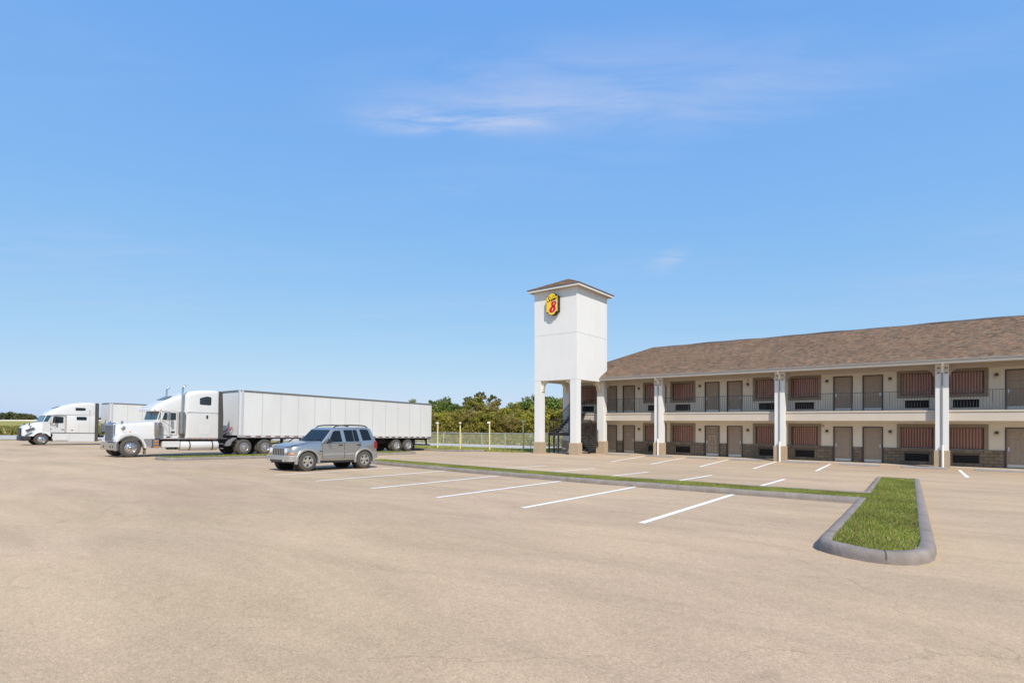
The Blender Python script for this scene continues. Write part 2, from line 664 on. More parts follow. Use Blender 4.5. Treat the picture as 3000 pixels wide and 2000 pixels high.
# ------------------------------------------------------------------ ground, lot, islands
FIELD = M('dry_field_grass', (0.30, 0.26, 0.10), 0.95, col2=(0.20, 0.20, 0.06), vscale=0.35, bump=0.6, bscale=3, spec=0.1)


def grid_sheet(name, xs, ys, mat, dz=0.0, keep=None, fz=gz):
    xs, ys = list(xs), list(ys)
    nx, ny = len(xs), len(ys)
    v = np.array([(x, y, fz(x, y) + dz) for y in ys for x in xs], np.float32)
    f = []
    for j in range(ny - 1):
        for i in range(nx - 1):
            if keep and not keep((xs[i] + xs[i + 1]) / 2, (ys[j] + ys[j + 1]) / 2):
                continue
            f.append((j * nx + i, j * nx + i + 1, (j + 1) * nx + i + 1, (j + 1) * nx + i))
    o = link(name, np_mesh(name, v, np.array(f), mat))
    for p in o.data.polygons:
        p.use_smooth = True
    return o


def fr(a, b, s):
    n = max(1, int(round((b - a) / s)))
    return [a + (b - a) * i / n for i in range(n + 1)]


far_n = [-3000, -1500, -800, -500, -350, -250, -180]
XS = sorted(set(far_n + fr(-140, 60, 2.0) + [100, 160, 300, 600, 1200, 3000]))
YS = sorted(set([-3000, -1200, -500, -200, -100] + fr(-60, 80, 2.0) + [100, 130, 170, 230, 320, 500, 900, 1600, 3000]))
tag(grid_sheet('ground', XS, YS, FIELD, -0.03), kind='structure')

LOT_L, LOT_B = -86.0, 32.2


def in_lot(x, y):
    return y < LOT_B or x > -24


lx = fr(-86, -24, 1.0) + fr(-24, 60, 1.0)[1:]
ly = fr(-45.8, 32.2, 1.0) + fr(32.2, 36.95, 0.95)[1:]
lot = tag(grid_sheet('parking_lot', lx, ly, PAVING, 0.0, in_lot), kind='structure')
road_x = fr(-122, -90, 4)
tag(grid_sheet('access_road', road_x, fr(-60, 300, 6), CONC, 0.01), kind='structure')
tag(grid_sheet('service_road', fr(-90, 40, 2), fr(44.6, 51.6, 1.0), CONC, 0.01), kind='structure')


def strip_on_ground(name, p0, p1, w, mat, parent=None, dz=0.004, step=1.0):
    """a thin flat band from p0 to p1 that follows the ground"""
    p0, p1 = Vector(p0), Vector(p1)
    d = (p1 - p0)
    n = max(1, int(d.length / step))
    s = Vector((-d.y, d.x)).normalized() * (w / 2)
    vs, fs = [], []
    for i in range(n + 1):
        q = p0 + d * (i / n)
        for k in (q - s, q + s):
            vs.append((k.x, k.y, gz(k.x, k.y) + dz))
    for i in range(n):
        fs.append((2 * i, 2 * i + 1, 2 * i + 3, 2 * i + 2))
    mb = MB()
    mb.add(vs, fs)
    me = mb.mesh(name, mat)
    for p in me.polygons:
        if p.normal.z < 0:
            me.flip_normals()
            break
    return link(name, me, parent)


LINES = [((-17.94, 15.5), (-17.5, 9.5)), ((-15.13, 15.35), (-14.6, 9.25)), ((-12.05, 14.95), (-11.65, 9.0)), ((-9.25, 14.7), (-8.95, 8.81)),
         ((-6.62, 14.65), (-6.42, 8.77)), ((-3.86, 14.6), (-3.79, 8.63)),
         ((-15.23, 35.3), (-13.7, 27.1)), ((-12.44, 35.3), (-11.2, 26.7)), ((-9.68, 35.5), (-8.6, 26.6)), ((-6.9, 35.6), (-6.23, 27.1)),
         ((-4.04, 35.7), (-3.7, 27.7)), ((1.67, 35.3), (1.61, 28.4)), ((4.5, 35.3), (4.4, 28.4)), ((7.3, 35.3), (7.2, 28.4)),
         ((-11.72, 21.6), (-11.8, 16.6)), ((-9.0, 21.2), (-9.1, 16.5)), ((-6.45, 21.4), (-6.5, 16.5)), ((-3.86, 21.4), (-3.9, 16.5)), ((-14.4, 21.6), (-14.5, 17.0))]
for a, b in LINES:
    strip_on_ground('parking_line', a, b, 0.125, LINEM, lot, 0.005)
for y in (11.3, 25.0):
    strip_on_ground('control_joint', (-60, y + 0.6), (30, y), 0.012, JOINT, lot, 0.0035, 2.0)
for x in (-54, -40, -25.5, 6.5, 16):
    strip_on_ground('control_joint', (x, 31), (x, -20), 0.012, JOINT, lot, 0.003, 2.0)


def offset_poly(pts, d, closed=True):
    n = len(pts)
    out = []
    for i in range(n):
        a = pts[i - 1] if (closed or i > 0) else None
        b = pts[i]
        c = pts[(i + 1) % n] if (closed or i < n - 1) else None
        ns = []
        for p, q in ((a, b), (b, c)):
            if p is None or q is None:
                continue
            t = Vector((q[0] - p[0], q[1] - p[1])).normalized()
            ns.append(Vector((-t.y, t.x)))
        if len(ns) == 2:
            m = (ns[0] + ns[1])
            m = m / max(0.3, m.dot(ns[0]))
        else:
            m = ns[0]
        out.append((b[0] + m.x * d, b[1] + m.y * d))
    return out


def densify(pts, step=0.6, closed=True):
    out = []
    n = len(pts)
    for i in range(n if closed else n - 1):
        a, b = pts[i], pts[(i + 1) % n]
        k = max(1, int(math.dist(a, b) / step))
        out += [(a[0] + (b[0] - a[0]) * t / k, a[1] + (b[1] - a[1]) * t / k) for t in range(k)]
    if not closed:
        out.append(pts[-1])
    return out


def round_corner(p, a, b, r, n=6):
    """points replacing corner p between directions to a and b"""
    p, a, b = Vector(p), Vector(a), Vector(b)
    u, v = (a - p).normalized(), (b - p).normalized()
    ang = u.angle(v)
    t = r / math.tan(ang / 2)
    s, e = p + u * t, p + v * t
    return [tuple((s * (1 - k) + p * k) * (1 - k) + (p * (1 - k) + e * k) * k) for k in [i / n for i in range(n + 1)]]


CURB_PROF = [(0.0, -0.05), (0.006, 0.06), (0.022, 0.115), (0.05, 0.140), (0.09, 0.148), (0.155, 0.148), (0.175, 0.135), (0.18, 0.05)]


def sweep_curb(name, outline, closed=True, parent=None, prof=CURB_PROF, mat=CURBM):
    pts = densify(outline, 0.5, closed)
    rings = [offset_poly(pts, d, closed) for d, h in prof]
    n, k = len(pts), len(prof)
    vs = []
    wob = [0.004 * math.sin(i * 1.7) + 0.003 * math.sin(i * 0.61) for i in range(n)]
    for i in range(n):
        for j in range(k):
            x, y = rings[j][i]
            vs.append((x, y, gz(x, y) + prof[j][1] + (wob[i] if 0 < j < k - 1 else 0)))
    fs = []
    for i in range(n if closed else n - 1):
        for j in range(k - 1):
            a, b = i * k + j, ((i + 1) % n) * k + j
            fs.append((a, b, b + 1, a + 1))
    if not closed:
        fs += [tuple(range(k)), tuple((n - 1) * k + j for j in range(k))]
    mb = MB()
    mb.add(vs, fs)
    o = mb.build(name, mat, parent, smooth=50)
    for i in range(4, n - 2, 7):
        t = Vector((pts[(i + 1) % n][0] - pts[i - 1][0], pts[(i + 1) % n][1] - pts[i - 1][1])).normalized() * 0.007
        jb = MB()
        jv = []
        for j in range(1, k - 1):
            x, y, z = vs[i * k + j]
            q = rings[-1][i]
            ox, oy = (x - q[0]) * 0.012, (y - q[1]) * 0.012
            jv += [(x - t.x + ox, y - t.y + oy, z + .0015), (x + t.x + ox, y + t.y + oy, z + .0015)]
        jb.add(jv, [(2 * j, 2 * j + 1, 2 * j + 3, 2 * j + 2) for j in range(k - 3)])
        jb.build('curb_joint', JOINTD, o)
    return o, rings[-1]


def fill_sheet(name, outline, h, mat, parent):
    me = bpy.data.meshes.new(name)
    bm = bmesh.new()
    vs = [bm.verts.new((x, y, gz(x, y) + h)) for x, y in outline]
    es = [bm.edges.new((vs[i], vs[(i + 1) % len(vs)])) for i in range(len(vs))]
    bmesh.ops.triangle_fill(bm, use_beauty=True, edges=es)
    for f in bm.faces:
        if f.normal.z < 0:
            f.normal_flip()
    bm.to_mesh(me)
    bm.free()
    me.materials.append(mat)
    return link(name, me, parent)


def in_poly(px, py, poly):
    ins = np.zeros(len(px), bool)
    n = len(poly)
    for i in range(n):
        x0, y0 = poly[i]
        x1, y1 = poly[(i + 1) % n]
        c = ((y0 > py) != (y1 > py)) & (px < (x1 - x0) * (py - y0) / (y1 - y0 + 1e-12) + x0)
        ins ^= c
    return ins


GREENS = np.array([(0.19, 0.26, 0.04), (0.29, 0.33, 0.06), (0.11, 0.17, 0.025), (0.46, 0.39, 0.14), (0.27, 0.28, 0.05), (0.40, 0.28, 0.13)])


def grass(name, label, poly, density, h0, h1, wid, base, seed, pal=GREENS, weights=(5, 5, 4, 3, 5, 2), over=0.0, patch=0.5):
    rg = np.random.default_rng(seed)
    P = np.array(poly)
    x0, y0 = P.min(0) - over
    x1, y1 = P.max(0) + over
    n = int((x1 - x0) * (y1 - y0) * density)
    px, py = rg.uniform(x0, x1, n), rg.uniform(y0, y1, n)
    ok = in_poly(px, py, poly)
    px, py = px[ok], py[ok]
    keep = rg.random(len(px)) < 0.62 + 0.38 * np.sin(px * 3.1 + np.sin(py * 2.7)) * np.sin(py * 3.7 + 2 * np.sin(px * 1.3))
    px, py = px[keep], py[keep]
    n = len(px)
    pz = gzv(px, py) + base
    pat = 0.5 + 0.5 * np.sin(px * 2.3 + 1.7 * np.sin(py * 1.1)) * np.sin(py * 1.9 + 1.3 * np.sin(px * 1.7))
    h = rg.uniform(h0, h1, n) * (1 - patch / 2 + patch * pat * 0.8)
    a = rg.uniform(0, 2 * np.pi, n)
    lean = rg.uniform(0.15, 1.0, n) * h
    b = rg.uniform(0, 2 * np.pi, n)
    w = wid * rg.uniform(0.6, 1.3, n)
    base1 = np.stack([px - np.cos(a) * w, py - np.sin(a) * w, pz], 1)
    base2 = np.stack([px + np.cos(a) * w, py + np.sin(a) * w, pz], 1)
    tip = np.stack([px + np.cos(b) * lean, py + np.sin(b) * lean, pz + h], 1)
    v = np.concatenate([base1, base2, tip])
    f = np.stack([np.arange(n), np.arange(n) + n, np.arange(n) + 2 * n], 1)
    wt = np.array(weights) / sum(weights)
    c = pal[rg.choice(len(pal), n, p=wt)] * rg.uniform(0.7, 1.25, (n, 1))
    c = c * (0.8 + 0.4 * pat[:, None])
    o = link(name, np_mesh(name, v, f, GRASSM, c))
    return tag(o, label, 'grass', kind='stuff')


# T-shaped island in the middle of the lot (counter-clockwise outline)
isl = [(-1.12, 14.6), (-1.12, 8.6), (-1.09, 8.26), (-1.04, 8.13), (-.92, 8.01), (-.72, 7.87), (-.5, 7.79), (-.3, 7.79), (-.13, 7.86), (-.01, 7.98), (.1, 8.18), (.17, 8.49), (.2, 9.0), (.17, 12.3), (.14, 15.4), (.09, 20.7)]
isl += round_corner((0.06, 23.4), (0.1, 8), (-1.22, 23.5), 0.25)
isl += round_corner((-1.22, 23.5), (0.06, 23.4), (-1.15, 16), 0.25)
isl += [(-1.14, 16.35), (-8.0, 16.35), (-13.2, 16.85), (-18.0, 17.45)]
isl += round_corner((-22.2, 18.0), (-18, 17.45), (-22.1, 16.3), 0.4)
isl += round_corner((-22.1, 16.25), (-22.2, 18.0), (-18, 15.72), 0.4)
isl += [(-18.0, 15.72), (-13.2, 15.1), (-8.0, 14.62)]
curb1, inner1 = sweep_curb('planted_island', isl)
tag(curb1, kind='structure')
fill_sheet('soil', inner1, 0.10, SOIL, curb1)
grass('island_grass', 'bright green mown turf in the T-shaped grey-curbed island', offset_poly(densify(isl, 0.5), 0.165), 7500, 0.03, 0.065, 0.0055, 0.105, 3)

isl2 = []
for (c, a, b) in (((-30.8, 10.3), (-30.8, 20), (-28.85, 10.3)), ((-28.85, 10.3), (-30.8, 10.3), (-28.6, 20)), ((-28.3, 26.0), (-28.5, 20), (-30.6, 26)), ((-30.5, 26.0), (-28.6, 26), (-30.8, 20))):
    isl2 += round_corner(c, a, b, 0.4)
curb2, inner2 = sweep_curb('planted_island', isl2)
tag(curb2, kind='structure')
fill_sheet('soil', inner2, 0.10, SOIL, curb2)
grass('island_grass', 'thin green turf in the narrow island between the car and the nearer truck', offset_poly(densify(isl2, 0.5), 0.165), 1500, 0.05, 0.12, 0.012, 0.10, 4)

curb3, _ = sweep_curb('curb', [(-86, 32.25), (-60, 32.25), (-36, 32.3), (-29.0, 31.9), (-27.5, 32.3)], closed=False)
tag(curb3, kind='structure')
DRY = np.array([(0.32, 0.32, 0.07), (0.42, 0.37, 0.12), (0.23, 0.26, 0.05), (0.48, 0.40, 0.17), (0.27, 0.31, 0.05), (0.36, 0.26, 0.12)])
grass('verge_grass', 'green verge between the lot and the chain-link fence', [(-60, 32.5), (-24.2, 32.4), (-24.2, 44.3), (-60, 44.3)], 120, 0.08, 0.2, 0.035, -0.03, 5, DRY, (5, 4, 4, 2, 5, 2))
grass('field_grass', 'dry yellow-green field grass beyond the chain-link fence', [(-108, 51.8), (-22, 51.8), (-22, 118), (-55, 116), (-108, 77)], 24, 0.12, 0.38, 0.10, -0.03, 6, DRY * 0.72, (3, 5, 3, 5, 2, 4), patch=0.9)
grass('weed_field', 'tall yellow-green weeds in the field at the far left', [(-300, 20), (-124, 10), (-124, 60), (-300, 95)], 9, 0.35, 1.3, 0.2, -0.03, 8, np.array([(0.30, 0.27, 0.06), (0.33, 0.26, 0.09), (0.16, 0.19, 0.03), (0.36, 0.30, 0.12), (0.24, 0.25, 0.04), (0.25, 0.18, 0.08)]), (5, 4, 3, 3, 4, 2), patch=0.7)

# wheel stops in front of the motel
stop_prof = [(-0.075, 0), (-0.06, 0.09), (-0.04, 0.11), (0.04, 0.11), (0.06, 0.09), (0.075, 0)]
stop_px = [(-17.35, 'farthest left, below the doors next to the tower'), (-14.2, 'at the foot of the first pillar right of the tower'), (-11.3, 'below the pair of doors between the first and middle pillars'),
           (-8.55, 'just left of the middle pillar'), (-5.55, 'just right of the middle pillar'), (-2.6, 'below the two doors left of the right-hand pillar'),
           (0.25, 'at the foot of the right-hand pillar'), (3.2, 'nearest the right edge of the picture')]
sm_mesh = MB().prism(stop_prof, 'x', -0.96, 0.96).mesh('wheel_stop', STOPM)
for i, (x, t) in enumerate(stop_px):
    y = 35.3
    o = link('wheel_stop', sm_mesh, None, (x, y, gz(x, y) - 0.002), (0, 0, R(rnd.uniform(-1.2, 1.2))))
    tag(o, 'grey concrete wheel stop ' + t, 'wheel stop', 'wheel stops in front of the motel')
    m = o.modifiers.new('bevel', 'BEVEL')
    m.width = 0.012

# ------------------------------------------------------------------ motel
FL, UF, WY = -1.05, 2.0, 38.4
MC = [-18.66, -10.80, -2.92, 4.95, 12.82]
PIL = [-14.73, -6.86, 1.015, 8.89, 16.76]
XL, XR = -23.1, 17.4
motel = tag(empty('motel_building', (-3, WY, FL)), 'two-storey cream motel with brown shingle roof, arched balconies and paired doors', 'motel')


def at_motel(o):
    o.parent = motel
    o.matrix_parent_inverse = Matrix.Translation((3, -WY, -FL))
    return o


def wall_front(x0, x1, z0, z1, y, holes, depth):
    """a wall face at y with rectangular openings and their reveals"""
    mb = MB()
    xs = sorted({x0, x1} | {h[0] for h in holes} | {h[1] for h in holes})
    zs = sorted({z0, z1} | {h[2] for h in holes} | {h[3] for h in holes})
    xs = [x for x in xs if x0 <= x <= x1]
    zs = [z for z in zs if z0 <= z <= z1]
    for i in range(len(xs) - 1):
        for j in range(len(zs) - 1):
            cx, cz = (xs[i] + xs[i + 1]) / 2, (zs[j] + zs[j + 1]) / 2
            if any(h[0] < cx < h[1] and h[2] < cz < h[3] for h in holes):
                continue
            mb.add([(xs[i], y, zs[j]), (xs[i + 1], y, zs[j]), (xs[i + 1], y, zs[j + 1]), (xs[i], y, zs[j + 1])], [(0, 1, 2, 3)])
    for (a, b, c, d) in holes:
        q = y + depth
        mb.add([(a, y, c), (b, y, c), (b, y, d), (a, y, d), (a, q, c), (b, q, c), (b, q, d), (a, q, d)],
               [(0, 4, 5, 1), (1, 5, 6, 2), (2, 6, 7, 3), (3, 7, 4, 0)])
    return mb


def link_mesh_noreca(mb, name, mat):
    me = bpy.data.meshes.new(name)
    me.from_pydata(mb.v, [], mb.f)
    me.materials.append(mat)
    return link(name, me)


holes = []
for c in MC:
    for s in (-1, 1):
        xa, xb = sorted((c + s * 0.25, c + s * 1.27))
        holes += [(xa, xb, FL, 1.10), (xa, xb, UF + 0.04, 4.19)]
        xa, xb = sorted((c + s * 2.10, c + s * 3.62))
        holes += [(xa, xb, -0.11, 1.09), (xa, xb, 2.94, 4.18)]
        xa, xb = sorted((c + s * 2.31, c + s * 3.41))
        holes += [(xa, xb, -0.86, -0.43), (xa, xb, 2.19, 2.64)]
at_motel(link_mesh_noreca(wall_front(XL, XR, FL - 0.3, 4.47, WY, holes, 0.22), 'front_wall', CREAM))
mb = MB()
mb.add([(XL, WY, FL - .3), (XL, 44.0, FL - .3), (XL, 44.0, 4.6), (XL, WY, 4.6)], [(0, 1, 2, 3)])
mb.add([(XR, WY, FL - .3), (XR, 44.0, FL - .3), (XR, 44.0, 4.6), (XR, WY, 4.6)], [(0, 1, 2, 3)])
mb.add([(XL, 44.0, FL - .3), (XR, 44.0, FL - .3), (XR, 44.0, 4.6), (XL, 44.0, 4.6)], [(0, 1, 2, 3)])
mb.add([(XL, WY + .9, FL - .3), (XR, WY + .9, FL - .3), (XR, WY + .9, 4.46), (XL, WY + .9, 4.46)], [(0, 1, 2, 3)])
at_motel(link_mesh_noreca(mb, 'rear_wall', CREAM))

# wainscot of split-face blocks
whole = [h for h in holes if h[2] < -0.3]
at_motel(link_mesh_noreca(wall_front(XL, XR, FL - .1, -0.125, WY - 0.03, whole, 0.02), 'mortar_bed', MORTAR))
blk = {}
extra = MB()
NC, CH = 5, (-0.12 - FL) / 5
for ci in range(NC):
    za, zb = FL + ci * CH, FL + (ci + 1) * CH
    free = [(XL, XR)]
    for h in whole:
        a, b = h[0] - 0.05, h[1] + 0.05
        if h[3] < 0:
            if zb <= h[2] + 0.02 or za >= h[3] - 0.02:
                continue
            a, b = h[0] - 0.02, h[1] + 0.02
        nf = []
        for (p, q) in free:
            if b <= p or a >= q:
                nf.append((p, q))
                continue
            if a > p:
                nf.append((p, a))
            if b < q:
                nf.append((b, q))
        free = nf
    for (p, q) in free:
        x = XL + (0.2 if ci % 2 else 0.0)
        while x < q:
            a, b = max(x, p), min(x + 0.405, q)
            x += 0.405
            if b - a < 0.06:
                continue
            L = round(b - a - 0.014, 2)
            proud = rnd.choice((0.07, 0.078, 0.064))
            cx, cz = (a + b) / 2, (za + zb) / 2
            if cx > 5.3 or cx < -20.4:
                extra.box(cx - L / 2, cx + L / 2, WY - proud, WY - 0.025, za + 0.007, zb - 0.007)
                continue
            mt = rnd.choice((BLOCK, BLOCK, BLOCK2, BLOCK3))
            key = (L, mt.name)
            if key not in blk:
                hz = CH / 2 - 0.007
                b_ = MB()
                # a split face: bulging front with chamfered edges
                b_.loft([[(-L / 2, 0.045, -hz), (L / 2, 0.045, -hz), (L / 2, 0.045, hz), (-L / 2, 0.045, hz)],
                         [(-L / 2, 0.012, -hz), (L / 2, 0.012, -hz), (L / 2, 0.012, hz), (-L / 2, 0.012, hz)],
                         [(-L / 2 + .015, 0, -hz + .015), (L / 2 - .015, 0, -hz + .015), (L / 2 - .015, 0, hz - .015), (-L / 2 + .015, 0, hz - .015)]])
                blk[key] = b_.mesh('block', mt)
            at_motel(link('block', blk[key], None, (cx, WY - proud, cz)))
e_ = at_motel(extra.build('block_course', BLOCK))
e_['kind'] = 'stuff'


# doors, windows, vents, lamps: one of each kind, then copies
def make_door(zb, zt, side, number):
    h = zt - zb
    d = MB()
    d.box(-0.455, 0.455, 0.05, 0.09, 0.015, h - 0.05)
    for s in (-1, 1):
        for (a, b) in ((0.24, 0.80), (0.93, 1.58), (1.68, 1.92)):
            xa, xb = sorted((s * 0.07, s * 0.36))
            d.loft([[(xa, 0.05, a), (xb, 0.05, a), (xb, 0.05, b), (xa, 0.05, b)],
                    [(xa + .012, 0.052, a + .012), (xb - .012, 0.052, a + .012), (xb - .012, 0.052, b - .012), (xa + .012, 0.052, b - .012)],
                    [(xa + .03, 0.036, a + .03), (xb - .03, 0.036, a + .03), (xb - .03, 0.036, b - .03), (xa + .03, 0.036, b - .03)]])
    o = d.build('door', DOORP)
    f = MB()
    f.box(-0.51, -0.46, -0.035, 0.10, 0.0, h)
    f.box(0.46, 0.51, -0.035, 0.10, 0.0, h)
    f.box(-0.459, 0.459, -0.034, 0.10, h - 0.048, h)
    f.box(-0.459, 0.459, 0.02, 0.11, 0.0, 0.013)
    f.build('frame', DFRAME, o)
    k = MB()
    k.box(-0.42, 0.42, 0.043, 0.049, 0.03, 0.19)
    k.build('kick_plate', KICK, o)
    hd = MB()
    hx = side * 0.37
    hd.box(hx - 0.035, hx + 0.035, 0.015, 0.05, 0.90, 1.12)
    hd.tube((hx, 0.0, 0.98), (hx - side * 0.12, 0.0, 0.98), 0.012)
    hd.tube((hx, 0.03, 0.98), (hx, -0.01, 0.98), 0.014)
    hd.build('handle', KICK, o)
    MB().tube((0, 0.03, 1.52), (0, 0.051, 1.52), 0.017).build('peephole', DFRAME, o)
    if number:
        n = MB()
        n.box(number - 0.055, number + 0.055, 0.043, 0.049, 1.38, 1.50)
        n.build('number_plate', WHITEP, o)
        n = MB()
        for zz in (1.405, 1.44, 1.475):
            n.box(number - 0.035, number + 0.03, 0.040, 0.0425, zz - 0.006, zz + 0.006)
        n.build('number_print', DFRAME, o)
    return o


def curtain_mesh(w, h, seed):
    rg = random.Random(seed)
    n = 150
    vs, fs, cs = [], [], []
    pal = [(0.66, 0.39, 0.31), (0.54, 0.285, 0.225), (0.22, 0.105, 0.085), (0.43, 0.21, 0.17), (0.36, 0.24, 0.20)]
    ph = [rg.uniform(0, 6.28) for _ in range(3)]
    for i in range(n + 1):
        x = -w / 2 + w * i / n
        y = 0.028 * math.sin(x * 2 * math.pi / 0.125 + ph[0] + 1.3 * math.sin(x * 3 + ph[1])) + 0.012 * math.sin(x * 11 + ph[2])
        vs += [(x, y, 0), (x + 0.004 * math.sin(i), y * 0.8, h / 2), (x, y * 0.55, h)]
    for i in range(n):
        for k in range(2):
            fs.append((3 * i + k, 3 * i + 3 + k, 3 * i + 4 + k, 3 * i + 1 + k))
        t = vs[3 * i][0] / 0.125 + (ph[0] + 1.3 * math.sin(vs[3 * i][0] * 3 + ph[1])) / 6.28
        fr_ = t - math.floor(t)
        c = pal[0] if fr_ < 0.42 else (pal[1] if fr_ < 0.55 else (pal[2] if fr_ < 0.74 else pal[3]))
        c = tuple(v * rg.uniform(0.9, 1.1) for v in c)
        cs += [c, c]
    me = np_mesh('curtain', np.array(vs), np.array(fs), CURTAIN, np.array(cs))
    me.shade_smooth()
    return me


def make_window(zb, zt, trimz, bottom, seed):
    """origin at the middle of the opening's bottom; trimz = (bottom, top) of the trim relative to it"""
    w, h = 1.52, zt - zb
    t = MB()
    t0, t1 = trimz
    t.box(-0.93, -0.755, -0.03, 0.03, t0, t1)
    t.box(0.755, 0.93, -0.03, 0.03, t0, t1)
    t.box(-0.754, 0.754, -0.029, 0.03, h - 0.005, t1 - 0.001)
    if bottom:
        t.box(-0.754, 0.754, -0.029, 0.03, t0 + 0.001, 0.005)
    o = t.build('window', TRIM)
    f = MB()
    for (a, b, c, d) in ((-0.756, -0.725, 0, h), (0.725, 0.756, 0, h), (-0.725, 0.725, 0, 0.03), (-0.725, 0.725, h - 0.03, h)):
        f.box(a, b, 0.035, 0.09, c, d)
    f.build('frame', DFRAME, o)
    g = MB()
    g.box(-0.724, 0.724, 0.058, 0.062, 0.031, h - 0.031)
    g.build('pane', WINGL, o)
    link('curtain', curtain_mesh(1.5, h - 0.02, seed), o, (0, 0.10, 0.01))
    return o


def make_vent(h, louver):
    v = MB()
    v.box(-0.549, 0.549, 0.10, 0.14, 0, h)
    o = v.build('air_vent', BLACKV)
    l = MB()
    n = 5 if not louver else 9
    for i in range(n):
        z = h * (i + 0.5) / n
        l.add([(-0.54, 0.03, z - 0.012), (0.54, 0.03, z - 0.012), (0.54, 0.075, z + 0.012), (-0.54, 0.075, z + 0.012)], [(0, 1, 2, 3)])
    l.build('louver', BLACKV, o)
    return o


def make_lamp():
    b = MB()
    b.box(-0.075, 0.075, -0.10, -0.001, 0.115, 0.26)
    o = b.build('wall_lamp', BRASS, bevel=0.01)
    l = MB()
    l.prism([(-0.085, 0.114), (-0.001, 0.114), (-0.001, 0.0), (-0.05, 0.0)], 'x', -0.065, 0.065)
    l.build('lens', LAMPG, o)
    return o


def put(o, x, y, z, first):
    c = o if first else copy_tree(o)
    c.location = (x, y, z)
    at_motel(c)
    return c


VIS = 4  # modules that can be seen; the last one lies beyond the frame
dg = {}
win_g = [make_window(-0.11, 1.09, (-0.009, 1.38), False, s) for s in (1, 2, 3, 7, 8, 9, 10)]
win_u = [make_window(2.94, 4.18, (-0.17, 1.40), True, s) for s in (4, 5, 6, 11, 12, 13, 14)]
vent_g, vent_u, lamp0 = make_vent(0.43, False), make_vent(0.45, True), make_lamp()
used = set()
k = 0
for mi, c in enumerate(MC):
    for s in (-1, 1):
        for (zb, zt) in ((FL, 1.10), (UF + 0.04, 4.19)):
            up = zb > 0
            num = 0.12 * -s if (not up and (mi, s) in ((0, 1), (1, -1))) else 0
            key = (up, s, bool(num))
            if key not in dg:
                dg[key] = make_door(zb, zt, s, num)
            put(dg[key], c + s * 0.76, WY, zb, key not in used)
            used.add(key)
        w = win_g[k % 7]
        put(w, c + s * 2.86, WY, -0.11, ('g', k % 7) not in used)
        used.add(('g', k % 7))
        w = win_u[(k * 2 + 1) % 7]
        put(w, c + s * 2.86, WY, 2.94, ('u', (k * 2 + 1) % 7) not in used)
        used.add(('u', (k * 2 + 1) % 7))
        put(vent_g, c + s * 2.86, WY, -0.86, 'vg' not in used)
        used.add('vg')
        put(vent_u, c + s * 2.86, WY, 2.19, 'vu' not in used)
        used.add('vu')
        if not (mi == 0 and s == -1):
            put(lamp0, c + s * 1.61, WY, 0.63, 'l' not in used)
            used.add('l')
            put(lamp0, c + s * 1.61, WY, 3.74, False)
        k += 1
for (x, z) in ((-4.75, 1.13), (-9.19, 4.20)):
    a = MB()
    a.box(x - 0.06, x + 0.06, WY - 0.05, WY - 0.001, z - 0.06, z + 0.06)
    o = at_motel(a.build('fire_alarm', M('alarm_red', (0.35, 0.06, 0.02), 0.5), bevel=0.008))
    MB().tube((x, WY - 0.07, z), (x, WY - 0.049, z), 0.035, 12).build('bell', WHITEP, o).matrix_parent_inverse = o.matrix_world.inverted()

# slab, walkway, balcony fascia
mb = MB()
mb.box(-22.2, XR, 36.74, WY + 0.01, 1.46, 1.97)
at_motel(mb.build('balcony_slab', FASCIA))
mb = MB()
mb.box(-22.2, XR, 36.70, 36.95, 1.935, 2.03)
at_motel(mb.build('slab_lip', FASCIA, bevel=0.01))
mb = MB()
mb.box(-22.2, XR, 36.92, WY + 0.01, 1.96, 2.01)
at_motel(mb.build('balcony_floor', CONC))
mb = MB()
mb.box(XL - .4, XR, 37.02, WY + 0.02, FL - 0.3, FL)
at_motel(mb.build('walkway', M('walkway_concrete', (0.47, 0.40, 0.31), 0.9, var=0.1, vscale=2, bump=0.3)))

# pillars with plinth, top insets and downspout
pillar0 = MB()
pillar0.box(-0.285, 0.285, 36.42, 36.99, -0.13, 4.47)
p_o = pillar0.build('pillar', WHITE_STUCCO, bevel=0.008)
pl = MB()
pl.loft([[(-0.335, 36.37, -1.3), (0.335, 36.37, -1.3), (0.335, 37.04, -1.3), (-0.335, 37.04, -1.3)],
         [(-0.335, 36.37, -0.13), (0.335, 36.37, -0.13), (0.335, 37.04, -0.13), (-0.335, 37.04, -0.13)],
         [(-0.29, 36.415, -0.105), (0.29, 36.415, -0.105), (0.29, 36.995, -0.105), (-0.29, 36.995, -0.105)]])
pl.build('plinth', TAN, p_o)
band = MB()
band.box(-0.30, 0.30, 36.40, 36.46, 4.10, 4.185)
band.build('band', FASCIA, p_o)
ins = MB()
for (xa, xb) in ((-0.225, -0.085), (0.105, 0.245)):
    for (za, zb) in ((4.225, 4.325), (3.965, 4.065)):
        i_ = MB()
        i_.box(xa, xb, 36.409, 36.43, za, zb)
        i_.build('inset', M('inset_grey', (0.28, 0.25, 0.22), 0.9), p_o)
ds = MB()
ds.box(-0.03, 0.035, 36.36, 36.425, 0.1, 4.2)
ds.build('downspout', GUTTER, p_o, bevel=0.01)
ds = MB()
ds.path([(0.01, 35.8, 4.5), (0.01, 35.86, 4.4), (0.01, 36.2, 4.3), (0.01, 36.38, 4.2), (0.01, 36.39, 4.05)], 0.055, 10)
ds.build('downspout_elbow', WHITEP, p_o, smooth=40)
ds = MB()
ds.tube((0.02, 36.315, -1.12), (0.02, 36.315, 0.17), 0.056, 14)
ds.build('drain_pipe', WHITEP, p_o, smooth=40)
for i, x in enumerate(PIL):
    c = p_o if i == 0 else copy_tree(p_o)
    c.location = (x, 0, 0)
    at_motel(c)

